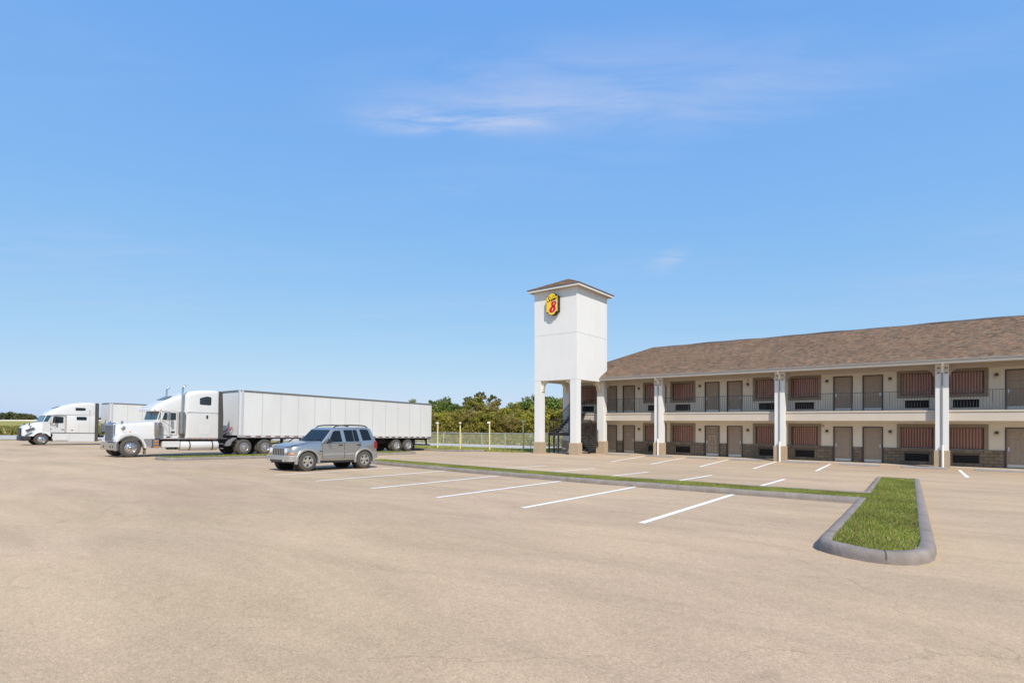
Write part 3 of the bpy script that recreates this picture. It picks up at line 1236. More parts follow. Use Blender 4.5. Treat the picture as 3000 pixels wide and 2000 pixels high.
# arched valances between pillars
edges = [(-19.0, -19.0)] + [(x - 0.285, x + 0.285) for x in PIL]
for i in range(len(edges) - 1):
    xa, xb = edges[i][1], edges[i + 1][0]
    poly = [(xa, 4.46), (xa, 3.86), (xa + .075, 3.86), (xa + .075, 3.90), (xa + .10, 3.93)]
    poly += [(xa + .45 - .35 * math.cos(t), 3.94 + .30 * math.sin(t)) for t in [R(a) for a in (10, 25, 40, 55, 70, 82, 90)]]
    poly += [(xb - .45 + .35 * math.cos(t), 3.94 + .30 * math.sin(t)) for t in [R(a) for a in (90, 82, 70, 55, 40, 25, 10)]]
    poly += [(xb - .10, 3.93), (xb - .075, 3.90), (xb - .075, 3.86), (xb, 3.86), (xb, 4.46)]
    at_motel(MB().prism(poly, 'y', 36.72, 36.90).build('arched_beam', BEAM))

# railings
bal_me = MB().box(-0.0065, 0.0065, -0.0065, 0.0065, 2.07, 3.07).mesh('baluster', RAILM)
post_me = MB().box(-0.016, 0.016, -0.016, 0.016, 2.03, 3.07).mesh('rail_post', RAILM)
for i in range(len(edges) - 1):
    xa, xb = edges[i][1], edges[i + 1][0]
    r_ = MB()
    r_.box(xa, xb, 36.835, 36.865, 3.07, 3.10)
    r_.box(xa, xb, 36.837, 36.863, 2.075, 2.10)
    ro = at_motel(r_.build('railing', RAILM))
    rest = MB()
    n = int((xb - xa) / 0.125)
    for q in range(1, n):
        x = xa + (xb - xa) * q / n
        post = q % max(1, n // 4) == 0
        if x < 5.4:
            b_ = link('rail_post' if post else 'baluster', post_me if post else bal_me, ro, (x, 36.85, 0))
        else:
            rest.box(x - .008, x + .008, 36.842, 36.858, 2.07, 3.07)
    if rest.v:
        rr_ = rest.build('balusters', RAILM, ro)
        rr_['kind'] = 'stuff'

# roof: deck, shingles, gutter, fascia, soffit
EY, EZ, RY, RZ, HX0, HX1 = 35.76, 4.68, 41.1, 7.36, -23.5, -17.1
BY = 2 * RY - EY
deck = MB()
GX = 18.2
deck.add([(HX0, EY, EZ), (GX, EY, EZ), (GX, BY, EZ), (HX0, BY, EZ), (HX1, RY, RZ), (GX, RY, RZ)],
         [(0, 1, 5, 4), (2, 3, 4, 5), (3, 0, 4), (1, 2, 5), (0, 3, 2, 1)])
at_motel(deck.build('roof', UNDERLAY))
SH = 0.82 * np.array([(0.255, 0.172, 0.125), (0.29, 0.198, 0.142), (0.20, 0.138, 0.105), (0.23, 0.178, 0.14), (0.31, 0.193, 0.135), (0.17, 0.125, 0.10), (0.26, 0.19, 0.14), (0.21, 0.165, 0.135)])


def shingle_face(p00, p10, p01, p11, expo, tab, seed, skip=None):
    """tabs over the quad p00-p10 (eave) to p01-p11 (top)"""
    rg = random.Random(seed)
    p00, p10, p01, p11 = map(Vector, (p00, p10, p01, p11))
    nrm = (p10 - p00).cross(p01 - p00).normalized()
    if nrm.z < 0:
        nrm = -nrm
    slope = ((p01 + p11) / 2 - (p00 + p10) / 2).length
    rows = int(slope / expo)
    V, F, C = [], [], []
    for r_ in range(rows):
        t0, t1 = r_ / rows, min(1.0, (r_ + 1.12) / rows)
        a0, b0 = p00.lerp(p01, t0), p10.lerp(p11, t0)
        a1, b1 = p00.lerp(p01, t1), p10.lerp(p11, t1)
        L = (b0 - a0).length
        n = max(1, int(L / tab))
        off = rg.uniform(0, 1)
        for q in range(-1, n + 1):
            s0, s1 = (q + off + 0.012) / n, (q + off + 1 - 0.012) / n
            s0, s1 = max(0, s0), min(1, s1)
            if s1 - s0 < 0.1 / n:
                continue
            th = 0.016 + rg.uniform(0, 0.012)
            c0, c1 = a0.lerp(b0, s0), a0.lerp(b0, s1)
            d0, d1 = a1.lerp(b1, s0), a1.lerp(b1, s1)
            if skip and skip((c0 + d1) / 2):
                continue
            b = len(V)
            V += [c0 + nrm * .002, c1 + nrm * .002, c0 + nrm * th, c1 + nrm * th, d1 + nrm * .005, d0 + nrm * .005]
            F += [(b + 2, b + 3, b + 4, b + 5), (b, b + 1, b + 3, b + 2)]
            col = SH[rg.randrange(len(SH))] * rg.uniform(0.85, 1.15)
            C += [col, col]
    return V, F, C


def in_tower(p):
    return p.x < -19.0 and p.y < 36.97


V, F, C = shingle_face((HX0, EY - .02, EZ + .0), (GX, EY - .02, EZ), (HX1, RY, RZ), (GX, RY, RZ), 0.125, 0.19, 5, in_tower)
so = at_motel(link('shingles', np_mesh('shingles', np.array([tuple(p) for p in V]), np.array(F), SHINGLE, np.array(C))))
so['kind'] = 'stuff'
V, F, C = shingle_face((HX0, BY, EZ), (HX0, EY, EZ), (HX1, RY, RZ), (HX1 - .01, RY, RZ), 0.142, 0.30, 6, lambda p: in_tower(p) or p.y < 37.2)
so = at_motel(link('hip_shingles', np_mesh('hip_shingles', np.array([tuple(p) for p in V]), np.array(F), SHINGLE, np.array(C))))
so['kind'] = 'stuff'
rc = MB()
x = HX1
while x < GX:
    z = RZ + 0.02 + 0.018 * math.sin(x * 0.9) + 0.012 * math.sin(x * 2.3)
    rc.prism([(RY - .16, z - .075), (RY, z + .02), (RY + .16, z - .075), (RY, z - .03)], 'x', x, x + 0.31)
    x += 0.3
at_motel(rc.build('ridge_cap', M('ridge_shingle', (0.09, 0.075, 0.07), 0.95, var=0.2, vscale=3)))
g = MB()
gp = [(EY - .02, EZ - .005), (EY - .13, EZ + .0), (EY - .135, EZ - .03), (EY - .115, EZ - .06), (EY - .12, EZ - .09), (EY - .085, EZ - .115), (EY - .03, EZ - .115), (EY - .022, EZ - .02)]
g.prism(gp, 'x', -18.98, GX)
at_motel(g.build('gutter', GUTTER, bevel=0.004))
g = MB()
g.box(-19.0, GX, EY - 0.02, EY + 0.01, EZ - 0.215, EZ - 0.01)
at_motel(g.build('fascia_board', WHITEP))
g = MB()
g.box(-19.0, GX, EY + 0.012, 36.96, EZ - 0.21, EZ - 0.19)
g.box(XL - .3, GX, 36.962, WY + .01, EZ - 0.21, EZ - 0.19)
at_motel(g.build('soffit', SOFFIT))

# ------------------------------------------------------------------ stair tower
TX0, TX1, TY0, TY1, TZ0, TZ1 = -22.67, -19.03, 32.4, 36.95, 4.36, 10.92
tower = tag(empty('stair_tower', ((TX0 + TX1) / 2, (TY0 + TY1) / 2, FL)), 'tall white stucco stair tower on four legs with a low brown hip roof', 'tower')


def at_tower(o):
    o.parent = tower
    o.matrix_parent_inverse = Matrix.Translation((-(TX0 + TX1) / 2, -(TY0 + TY1) / 2, -FL))
    return o


for (za, zb) in ((TZ0 + .012, 7.672), (7.688, TZ1)):
    mb = MB()
    mb.box(TX0, TX1, TY0, TY1, za, zb)
    at_tower(mb.build('wall', WHITE_STUCCO, bevel=0.012))
mb = MB()
mb.box(TX0 + .012, TX1 - .012, TY0 + .012, TY1 - .012, 7.6, 7.75)
at_tower(mb.build('joint', M('joint_grey', (0.45, 0.44, 0.42), 0.9)))
mb = MB()
mb.box(TX0 + .012, TX1 - .012, TY0 + .012, TY1 - .012, TZ0 - .002, TZ0 + .02)
at_tower(mb.build('ceiling', SOFFIT))
W = 0.56
for (x0, y0) in ((TX0, TY0), (TX1 - W, TY0), (TX0, TY1 - W - .02), (TX1 - W, TY1 - W - .02)):
    mb = MB()
    mb.box(x0, x0 + W, y0, y0 + W, -0.13, TZ0 - 0.004)
    po = at_tower(mb.build('leg', WHITE_STUCCO, bevel=0.01))
    mb = MB()
    a, b, c, d = x0 - .06, x0 + W + .06, y0 - .06, y0 + W + .06
    mb.loft([[(a, c, -1.35), (b, c, -1.35), (b, d, -1.35), (a, d, -1.35)], [(a, c, -.135), (b, c, -.135), (b, d, -.135), (a, d, -.135)],
             [(a + .05, c + .05, -.105), (b - .05, c + .05, -.105), (b - .05, d - .05, -.105), (a + .05, d - .05, -.105)]])
    mb.build('plinth', TAN, po)


def corbel(axis, a0, a1, u, s):
    """a curved bracket under the ceiling: s = direction it reaches out to"""
    pr = [(u, TZ0 - .005), (u, 3.62), (u + s * .07, 3.62), (u + s * .07, 3.72), (u + s * .13, 3.80), (u + s * .13, 3.92)]
    pr += [(u + s * (.13 + .30 * (1 - math.cos(t))), 3.92 + .30 * math.sin(t)) for t in [R(q) for q in (15, 35, 55, 75, 90)]]
    pr += [(u + s * .46, TZ0 - .005)]
    return MB().prism(pr, axis, a0, a1)


for s, u in ((1, TX0 + W), (-1, TX1 - W)):
    at_tower(corbel('y', TY1 - W + .1, TY1 - .12, u, s).build('bracket', CREAM))
    at_tower(corbel('y', TY0 + .18, TY0 + W - .16, u, s).build('bracket', CREAM))
for s, u in ((1, TY0 + W), (-1, TY1 - W - .02)):
    at_tower(corbel('x', TX1 - W + .16, TX1 - .18, u, s).build('bracket', CREAM))
    at_tower(corbel('x', TX0 + .18, TX0 + W - .16, u, s).build('bracket', CREAM))
o_ = 0.36
mb = MB()
mb.box(TX0 - o_, TX1 + o_, TY0 - o_, TY1 + o_, TZ1 - .02, TZ1 + .115)
at_tower(mb.build('eave', WHITEP))
mb = MB()
mb.box(TX0 - o_ + .06, TX1 + o_ - .06, TY0 - o_ + .06, TY1 + o_ - .06, TZ1 - .035, TZ1 - .0205)
at_tower(mb.build('soffit', SOFFIT))
e = o_ + .05
cx0, cx1, cy0, cy1, zb = TX0 - e, TX1 + e, TY0 - e, TY1 + e, TZ1 + .12
ap = ((TX0 + TX1) / 2, (TY0 + TY1) / 2)
r0, r1 = (ap[0], ap[1] - .45, 12.07), (ap[0], ap[1] + .45, 12.07)
mb = MB()
mb.add([(cx0, cy0, zb), (cx1, cy0, zb), (cx1, cy1, zb), (cx0, cy1, zb), (cx0, cy0, zb + .03), (cx1, cy0, zb + .03), (cx1, cy1, zb + .03), (cx0, cy1, zb + .03), r0, r1],
       [(0, 3, 2, 1), (0, 1, 5, 4), (1, 2, 6, 5), (2, 3, 7, 6), (3, 0, 4, 7), (4, 5, 8), (5, 6, 9, 8), (6, 7, 9), (7, 4, 8, 9)])
at_tower(mb.build('roof', M('ridge_shingle', (0, 0, 0))))
VV, FF, CC = [], [], []
z3 = zb + .03
for quad, sd in ((((cx0, cy0, z3), (cx1, cy0, z3), r0, r0), 11), (((cx1, cy0, z3), (cx1, cy1, z3), r0, r1), 12), (((cx0, cy1, z3), (cx0, cy0, z3), r1, r0), 13)):
    V, F, C = shingle_face(*quad, 0.142, 0.30, sd)
    b = len(VV)
    VV += V
    FF += [tuple(b + i for i in f) for f in F]
    CC += C
so = at_tower(link('shingles', np_mesh('tower_shingles', np.array([tuple(p) for p in VV]), np.array(FF), SHINGLE, np.array(CC))))
so['kind'] = 'stuff'

# ------------------------------------------------------------------ sign on the tower
SX, SZ, SY = -20.92, 9.82, 32.09
sign = tag(empty('motel_sign', (SX, TY0, SZ - 0.8)), 'yellow box sign with black script and a large red numeral on the white tower', 'sign')


def sign_outline(k):
    p = [(-.5 + k, -.565 + k), (-.31 + k * .4, -.565 + k)]
    p += [(.0 + (.31 - k * .4) * math.cos(R(a)), -.565 + k + (.225) * math.sin(R(a)) * 1.0) for a in range(195, 350, 15)]
    p += [(.31 - k * .4, -.565 + k), (.5 - k, -.565 + k), (.5 - k, .565 - k), (.31 - k * .4, .565 - k)]
    p += [(.0 + (.31 - k * .4) * math.cos(R(a)), .565 - k + .235 * math.sin(R(a))) for a in range(15, 175, 15)]
    p += [(-.31 + k * .4, .565 - k), (-.5 + k, .565 - k)]
    return [(SX + a, SZ + b) for a, b in p]


def at_sign(o):
    o.parent = sign
    o.matrix_parent_inverse = Matrix.Translation((-SX, -TY0, -(SZ - 0.8)))
    return o


at_sign(MB().prism(sign_outline(0), 'y', SY, TY0 - .005).build('cabinet', SIGNK))
at_sign(MB().prism(sign_outline(0.028), 'y', SY - .012, SY - .002).build('face', SIGNY))


def ribbon(lines, w, y):
    mb = MB()
    for pts in lines:
        P_ = [Vector(p) for p in pts]
        # resample with Catmull-Rom so the script flows
        Q = []
        for i in range(len(P_) - 1):
            a, b, c, d = P_[max(i - 1, 0)], P_[i], P_[i + 1], P_[min(i + 2, len(P_) - 1)]
            for k_ in range(5):
                t = k_ / 5
                Q.append(0.5 * ((2 * b) + (c - a) * t + (2 * a - 5 * b + 4 * c - d) * t * t + (3 * b - a - 3 * c + d) * t ** 3))
        Q.append(P_[-1])
        vs, fs = [], []
        for i, q in enumerate(Q):
            d = (Q[min(i + 1, len(Q) - 1)] - Q[max(i - 1, 0)]).normalized()
            ww = w * (0.75 + 0.5 * abs(d.y))
            n = Vector((-d.y, d.x)) * ww / 2
            for y_ in (y, y + 0.004):
                vs += [(q.x - n.x, y_, q.y - n.y), (q.x + n.x, y_, q.y + n.y)]
        for i in range(len(Q) - 1):
            a = 4 * i
            fs += [(a, a + 1, a + 5, a + 4), (a, a + 4, a + 6, a + 2), (a + 1, a + 3, a + 7, a + 5)]
        mb.add(vs, fs)
    return mb


script = [[(.20, .29), (.16, .36), (.08, .36), (.045, .28), (.09, .19), (.12, .10), (.07, .02), (-.02, .02), (-.055, .08), (-.01, .11)],
          [(.16, .19), (.155, .09), (.20, .05), (.26, .09), (.285, .20)], [(.285, .20), (.275, .09), (.325, .06), (.36, .12)],
          [(.375, .20), (.345, .05), (.28, -.17), (.235, -.20)], [(.36, .13), (.42, .20), (.465, .165), (.445, .08), (.38, .06)],
          [(.465, .09), (.53, .12), (.56, .17), (.525, .205), (.485, .15), (.495, .07), (.55, .055), (.60, .10)],
          [(.625, .20), (.605, .055)], [(.612, .13), (.66, .20), (.71, .195), (.72, .17)],
          [(.33, .33), (.45, .36), (.60, .36)]]
tl = [[(SX - .33 + x * 1.05, SZ + .17 + y * .98 + x * .10) for x, y in ln] for ln in script]
at_sign(ribbon(tl, 0.044, SY - .0175).build('script_lettering', SIGNK))


def eight(grow, y0, y1, holes=True):
    mb = MB()
    n = 28

    def ell(cx, cz, rx, rz):
        return [(SX + cx + rx * math.cos(2 * math.pi * i / n) + 0.30 * rz * math.sin(2 * math.pi * i / n), SZ + cz + rz * math.sin(2 * math.pi * i / n)) for i in range(n)]
    for (cx, cz, rx, rz, hx, hz) in ((.17, .02, .225, .205, .028, .095), (.06, -.37, .285, .245, .036, .11)):
        out = ell(cx, cz, rx + grow, rz + grow)
        inn = ell(cx + .01, cz, max(.004, hx - grow * .4), hz - grow)
        vs = [(a, y0, b) for a, b in out] + [(a, y0, b) for a, b in inn] + [(a, y1, b) for a, b in out] + [(a, y1, b) for a, b in inn]
        fs = []
        for i in range(n):
            j = (i + 1) % n
            fs += [(i, j, n + j, n + i), (i, 2 * n + i, 2 * n + j, j), (n + i, n + j, 3 * n + j, 3 * n + i)]
        mb.add(vs, fs)
    return mb


at_sign(eight(.032, SY - .0165, SY - .0125).build('numeral_outline', SIGNW))
e8 = eight(0, SY - .0215, SY - .017)
at_sign(e8.build('numeral', SIGNR))

# ------------------------------------------------------------------ steel staircase in the tower
stair = tag(empty('staircase', (-20.8, 34.5, FL)), 'black steel switchback staircase with barred railings under the white tower', 'staircase')


def at_stair(o):
    o.parent = stair
    o.matrix_parent_inverse = Matrix.Translation((20.8, -34.5, -FL))
    return o


LZ = 0.56


def rail_run(p0, p1, h=0.95, n=None):
    """handrail with balusters from foot p0 to foot p1"""
    p0, p1 = Vector(p0), Vector(p1)
    mb = MB()
    up = Vector((0, 0, h))
    mb.tube(p0 + up, p1 + up, 0.022, 6)
    o = at_stair(mb.build('handrail', STEEL))
    MB().tube(p0 + Vector((0, 0, .08)), p1 + Vector((0, 0, .08)), 0.015, 6).build('bottom_rail', STEEL, o)
    n = n or max(2, int((p1 - p0).length / 0.125))
    for i in range(n + 1):
        q = p0.lerp(p1, i / n)
        r_ = 0.02 if i in (0, n) else 0.008
        b = MB().box(-r_, r_, -r_, r_, 0, h - 0.001).mesh('baluster', STEEL)
        bo = link('baluster', b, o, tuple(q))
        bo.matrix_parent_inverse = Matrix.Translation((20.8, -34.5, -FL)) @ Matrix.Identity(4)
        bo.matrix_parent_inverse = Matrix.Identity(4)
    return o


mb = MB()
mb.box(-22.2, -19.45, 33.6, 34.35, LZ - .06, LZ)
mb.box(-20.75, -19.45, 34.35, 35.05, LZ - .061, LZ - .001)
at_stair(mb.build('landing', M('tread_steel', (0.05, 0.05, 0.055), 0.6)))
mb = MB()
mb.box(-22.22, -19.43, 33.57, 33.6, LZ - .22, LZ + .01)
mb.box(-19.45, -19.42, 33.6, 35.05, LZ - .22, LZ + .01)
mb.box(-22.23, -22.2, 33.6, 34.35, LZ - .22, LZ + .01)
at_stair(mb.build('landing_beam', STEEL))
for (x, y) in ((-22.17, 33.63), (-21.35, 33.63), (-19.5, 34.95), (-22.17, 34.3), (-20.7, 34.95)):
    mb = MB()
    mb.box(x - .045, x + .045, y - .045, y + .045, -1.12, LZ - .06)
    at_stair(mb.build('post', STEEL))


def flight(xa, xb, y0, z0, y1, z1, steps):
    sl = (z1 - z0) / (y1 - y0)
    for x in (xa, xb - .04):
        pr = [(y0, z0 - .24), (y0, z0 + .05), (y1, z1 + .05), (y1, z1 - .24)]
        at_stair(MB().prism(pr, 'x', x, x + .04).build('stringer', STEEL))
    tread = MB()
    tread.box(xa + .04, xb - .04, -0.15, 0.15, -.05, 0)
    me = tread.mesh('tread', M('tread_concrete', (0.30, 0.29, 0.28), 0.9, var=0.1))
    for i in range(steps):
        t = (i + 0.5) / steps
        at_stair(link('tread', me, None, (0, y0 + (y1 - y0) * t, z0 + (z1 - z0) * (i + 1) / steps - (0.0 if z1 > z0 else -0.0))))


flight(-22.05, -20.85, 34.35, LZ, 36.7, 1.98, 8)
flight(-20.7, -19.45, 35.05, LZ, 37.35, FL, 9)
rail_run((-22.03, 34.35, LZ + .05), (-22.03, 36.7, 2.03))
rail_run((-20.87, 34.35, LZ + .05), (-20.87, 36.7, 2.03))
rail_run((-19.47, 35.05, LZ + .05), (-19.47, 37.3, FL + .1))
rail_run((-20.68, 35.05, LZ + .05), (-20.68, 37.3, FL + .1))
rail_run((-22.17, 33.6, LZ), (-19.47, 33.6, LZ))
rail_run((-19.46, 33.65, LZ), (-19.46, 35.0, LZ))
rail_run((-22.2, 33.65, LZ), (-22.2, 34.3, LZ))
rail_run((-20.8, 36.85, 2.0), (-19.6, 36.85, 2.0), 1.05)

# ------------------------------------------------------------------ vehicles: shared bits
SLOPE = (-0.0295, -0.006, 0)
SEAL = M('door_seal', (0.07, 0.07, 0.07), 0.8)
DGLASS = M('dark_cab_glass', (0.012, 0.02, 0.024), 0.06, spec=0.7)
WSGLASS = M('windscreen_glass', (0.02, 0.05, 0.06), 0.05, spec=0.8)


def tyre_prof(Rr, w, rim):
    h = w / 2
    return [(rim, -h + .03), (rim + .03, -h + .005), (rim + .08, -h), (Rr - .09, -h - .004), (Rr - .035, -h + .014), (Rr - .008, -h + .045), (Rr, -h + .07),
            (Rr, -.02), (Rr - .012, -.015), (Rr - .012, .015), (Rr, .02),
            (Rr, h - .07), (Rr - .008, h - .045), (Rr - .035, h - .014), (Rr - .09, h + .004), (rim + .08, h), (rim + .03, h - .005), (rim, h - .03)]


def truck_wheel(parent, x, y, z, s, Rr=0.5, w=0.27, kind='front', rimmat=None):
    """s = +1 when the outer side faces +x"""
    rm = rimmat or POLISH
    mb = MB()
    mb.lathe(tyre_prof(Rr, w, 0.285), (0, 0, 0), 'x', 36, caps=False)
    o = mb.build('wheel', TREAD, parent, smooth=35, loc=(x, y, z))
    e = w / 2 * s
    d = s
    if kind == 'front':
        prof = [(0.292, e - d * .04), (0.292, e - d * .005), (0.27, e + d * .004), (0.262, e - d * .03), (0.245, e - d * .045), (0.19, e - d * .02), (0.15, e + d * .0), (0.11, e + d * .012), (0.105, e - d * .1)]
    else:
        prof = [(0.292, e - d * .04), (0.292, e - d * .005), (0.27, e + d * .002), (0.258, e - d * .06), (0.245, e - d * .13), (0.20, e - d * .155), (0.13, e - d * .15), (0.12, e - d * .17)]
    MB().lathe(prof, (0, 0, 0), 'x', 30, caps=True).build('rim', rm, o, smooth=30)
    hb = MB()
    if kind == 'front':
        hb.lathe([(0.095, e - d * .05), (0.095, e + d * .03), (0.07, e + d * .055), (0.03, e + d * .06)], (0, 0, 0), 'x', 16)
    else:
        hb.lathe([(0.125, e - d * .16), (0.115, e - d * .06), (0.09, e - d * .02), (0.04, e - d * .015)], (0, 0, 0), 'x', 16)
    hb.build('hub', CHROME if (kind == 'front' and rm is POLISH) else DULLAL, o, smooth=40)
    hh = MB()
    for i in range(10):
        t = 2 * math.pi * i / 10
        r_ = 0.215
        hx = e - d * (0.034 if kind == 'front' else 0.152)
        c = (hx, r_ * math.cos(t), r_ * math.sin(t))
        hh.tube(c, (hx + d * .008, c[1], c[2]), 0.022, 10)
    hh.build('hand_hole', BLACKP, o)
    ln = MB()
    for i in range(10):
        t = 2 * math.pi * (i + .5) / 10
        hx = e - d * (0.0 if kind == 'front' else 0.15)
        ln.tube((hx - d * .01, .155 * math.cos(t), .155 * math.sin(t)), (hx + d * .025, .155 * math.cos(t), .155 * math.sin(t)), 0.014, 6)
    ln.build('lug_nut', DULLAL, o)
    return o


def dual(parent, y, z, Rr=0.5, rimmat=None):
    for s in (1, -1):
        truck_wheel(parent, s * 1.115, y, z, s, Rr, 0.26, 'rear', rimmat)
        mb = MB()
        mb.lathe(tyre_prof(Rr, 0.26, 0.285), (0, 0, 0), 'x', 30, caps=True)
        mb.build('inner_tyre', TREAD, parent, smooth=35, loc=(s * 0.80, y, z))
    MB().tube((-0.9, y, z), (0.9, y, z), 0.10, 10).build('axle', FRAMEB, parent)


def panel(poly, x0, x1):
    return MB().prism(poly, 'x', x0, x1)


def round_poly(pts, r, n=4):
    out = []
    for i in range(len(pts)):
        out += round_corner(pts[i], pts[i - 1], pts[(i + 1) % len(pts)], r, n)
    return out


def rect(y0, y1, z0, z1, r=0.04):
    return round_poly([(y0, z0), (y1, z0), (y1, z1), (y0, z1)], r)


# ------------------------------------------------------------------ nearer truck: long-nose tractor
t1x, t1y = -34.86, 10.23
T1 = tag(empty('truck_tractor', (t1x, t1y, gz(t1x, t1y)), SLOPE), 'white long-nose tractor unit with tall chrome exhaust stacks, parked behind the silver car', 'truck')
mb = MB()
for s in (-1, 1):
    mb.box(s * .42 - .04, s * .42 + .04, -.55, 8.1, .72, 1.0)
for y in (1.4, 2.9, 4.4, 5.2, 6.7, 8.0):
    mb.box(-.38, .38, y - .06, y + .06, .75, .95)
mb.tube((-.9, 0, .5), (.9, 0, .5), .07)
mb.box(-.35, .35, .2, 1.6, .55, 1.2)
mb.tube((0, 1.6, .75), (0, 7.2, .6), .06)
mb.build('chassis_frame', FRAMEB, T1)
# bumper wraps round the corners
plan = [(-1.24, -.56), (-1.24, -.66), (-1.19, -.72), (-1.08, -.745), (1.08, -.745), (1.19, -.72), (1.24, -.66), (1.24, -.56), (1.18, -.56), (1.16, -.62), (1.04, -.66), (-1.04, -.66), (-1.16, -.62), (-1.18, -.56)]
b_o = MB().prism(plan, 'z', .38, .78).build('bumper', CHROME, T1, smooth=30, bevel=0.015)
mb = MB()
for x in (-.55, .55, .95):
    mb.box(x - .06, x + .06, -.752, -.747, .5, .62)
mb.build('bumper_slot', BLACKP, b_o)
# hood
hood = MB()
hood.loft([rring(-.56, .70, .62, .86, 1.72, .13), rring(-.46, .76, .68, .86, 1.79, .14), rring(-.1, .86, .76, .86, 1.83, .16), rring(.4, .96, .84, .9, 1.885, .18), rring(1.16, 1.06, .95, .98, 1.97, .2)])
h_o = hood.build('hood', TPAINT, T1, smooth=40)
MB().box(1.062, 1.07, -.03, .06, 1.30, 1.40).build('turn_signal', AMBER, h_o).location = (-.1, 0, 0)
mb = MB()
mb.box(-.64, .64, -.66, -.54, .80, 1.80)
g_o = mb.build('grille', CHROME, T1, bevel=0.05, seg=3, smooth=40)
MB().box(-.57, .57, -.665, -.661, .86, 1.72).build('grille_screen', BLACKP, g_o)
bar = MB().box(-.010, .010, -.685, -.6655, .86, 1.72).mesh('grille_bar', POLISH)
for i in range(19):
    link('grille_bar', bar, g_o, (-.54 + 1.08 * i / 18, 0, 0))
MB().box(-.4, .4, -.64, -.49, 1.801, 1.85).build('bug_deflector', M('blue_deflector', (0.10, 0.13, 0.35), 0.2), T1, bevel=0.02)
inner = [(.66, .46), (.60, .68), (.45, .95), (.24, 1.10), (0, 1.15), (-.24, 1.10), (-.44, .96), (-.57, .80)]
outer = [(-.68, .80), (-.62, 1.02), (-.50, 1.20), (-.24, 1.31), (.06, 1.33), (.36, 1.24), (.58, 1.02), (.72, .72), (.80, .46)]
for s in (1, -1):
    xa, xb = sorted((s * .72, s * 1.20))
    MB().prism(outer + inner, 'x', xa, xb).build('fender', TPAINT, T1, smooth=35, bevel=0.05, seg=3)
    xa, xb = sorted((s * .70, s * .90))
    MB().prism(round_poly([(-.70, .95), (-.50, .92), (-.45, 1.22), (-.60, 1.2)], .04), 'x', xa, xb).build('headlight', CLEARL, T1, smooth=40)
    # sleeper and cab furniture on both sides
    xa, xb = sorted((s * .9, s * 1.23))
    MB().box(xa, xb, 1.04, 1.33, .50, .98).build('step_box', MUFF, T1, bevel=0.012)
    for z in (.56, .72, .88):
        xc, xd = sorted((s * 1.231, s * 1.25))
        MB().box(xc, xd, 1.09, 1.28, z - .025, z + .025).build('step_light', AMBER if s > 0 else DULLAL, T1)
    xa, xb = sorted((s * .95, s * 1.10))
    MB().box(xa, xb, .70, 1.03, .55, 1.0).build('rear_fender_panel', M('splash_panel_grey', (0.22, 0.22, 0.225), 0.6), T1, bevel=0.01)
    xa, xb = sorted((s * 1.04, s * 1.064))
    MB().box(xa, xb, 1.165, 1.18, 1.0, 1.86).build('hood_gap', SEAL, T1)
    xa, xb = sorted((s * .78, s * 1.22))
    MB().box(xa, xb, 1.50, 2.39, .52, .86).build('tool_box', TPAINT, T1, bevel=0.03, smooth=40)
    tk = MB()
    tk.lathe([(0.05, 2.43), (.22, 2.435), (.27, 2.46), (.285, 2.50), (.285, 4.48), (.27, 4.52), (.22, 4.545), (.05, 4.55)], (s * .94, 0, .61), 'y', 28)
    tk_o = tk.build('fuel_tank', TPAINT, T1, smooth=40)
    for y in (2.92, 4.17):
        MB().lathe([(.288, y - .035), (.292, y - .033), (.292, y + .033), (.288, y + .035)], (s * .94, 0, .61), 'y', 28).build('tank_strap', M('strap_brown', (0.07, 0.035, 0.025), 0.6), tk_o, smooth=40)
    xa, xb = sorted((s * 1.0, s * 1.21))
    st = MB()
    st.box(xa, xb, 1.36, 4.46, .975, 1.035)
    st_o = st.build('side_trim', POLISH, T1)
    for y in (1.6, 1.9, 2.75, 3.05, 3.35, 3.65, 3.95, 4.2):
        xc, xd = sorted((s * 1.211, s * 1.222))
        MB().box(xc, xd, y - .045, y + .045, .985, 1.025).build('marker_light', AMBER, st_o)
    # air cleaner
    ac = MB()
    ac.lathe([(.10, 1.16), (.165, 1.22), (.175, 1.24), (.175, 1.78), (.168, 1.79), (.168, 1.80), (.18, 1.81), (.18, 1.88), (.16, 1.91), (.05, 1.92)], (s * 1.20, 1.26, 0), 'z', 28)
    ac.build('air_cleaner', MUFF, T1, smooth=30)
    # exhaust stack
    ex = MB()
    ex.lathe([(.10, 1.28), (.165, 1.31), (.165, 2.52), (.12, 2.56), (.07, 2.58)], (s * 1.16, 2.47, 0), 'z', 26)
    ex_o = ex.build('muffler', MUFF, T1, smooth=35)
    MB().path([(s * 1.16, 2.47, 2.5), (s * 1.16, 2.47, 3.0), (s * 1.16, 2.47, 3.7), (s * 1.16, 2.475, 3.85), (s * 1.16, 2.50, 3.96), (s * 1.16, 2.56, 4.04), (s * 1.16, 2.62, 4.08)], .052, 16).build('exhaust_pipe', CHROME, ex_o, smooth=40)
    MB().path([(s * 1.16, 2.47, 1.33), (s * 1.12, 2.46, 1.12), (s * .95, 2.4, .95), (s * .6, 2.2, .85)], .09, 12).build('exhaust_elbow', M('rusty_pipe', (0.20, 0.17, 0.14), 0.5, 0.6, var=0.3, vscale=12), ex_o, smooth=50)
    # mirrors
    mr = MB()
    mr.box(s * 1.40 - .06, s * 1.40 + .06, 1.70, 1.80, 2.06, 2.50)
    m_o = mr.build('mirror', MUFF, T1, bevel=0.02)
    br = MB()
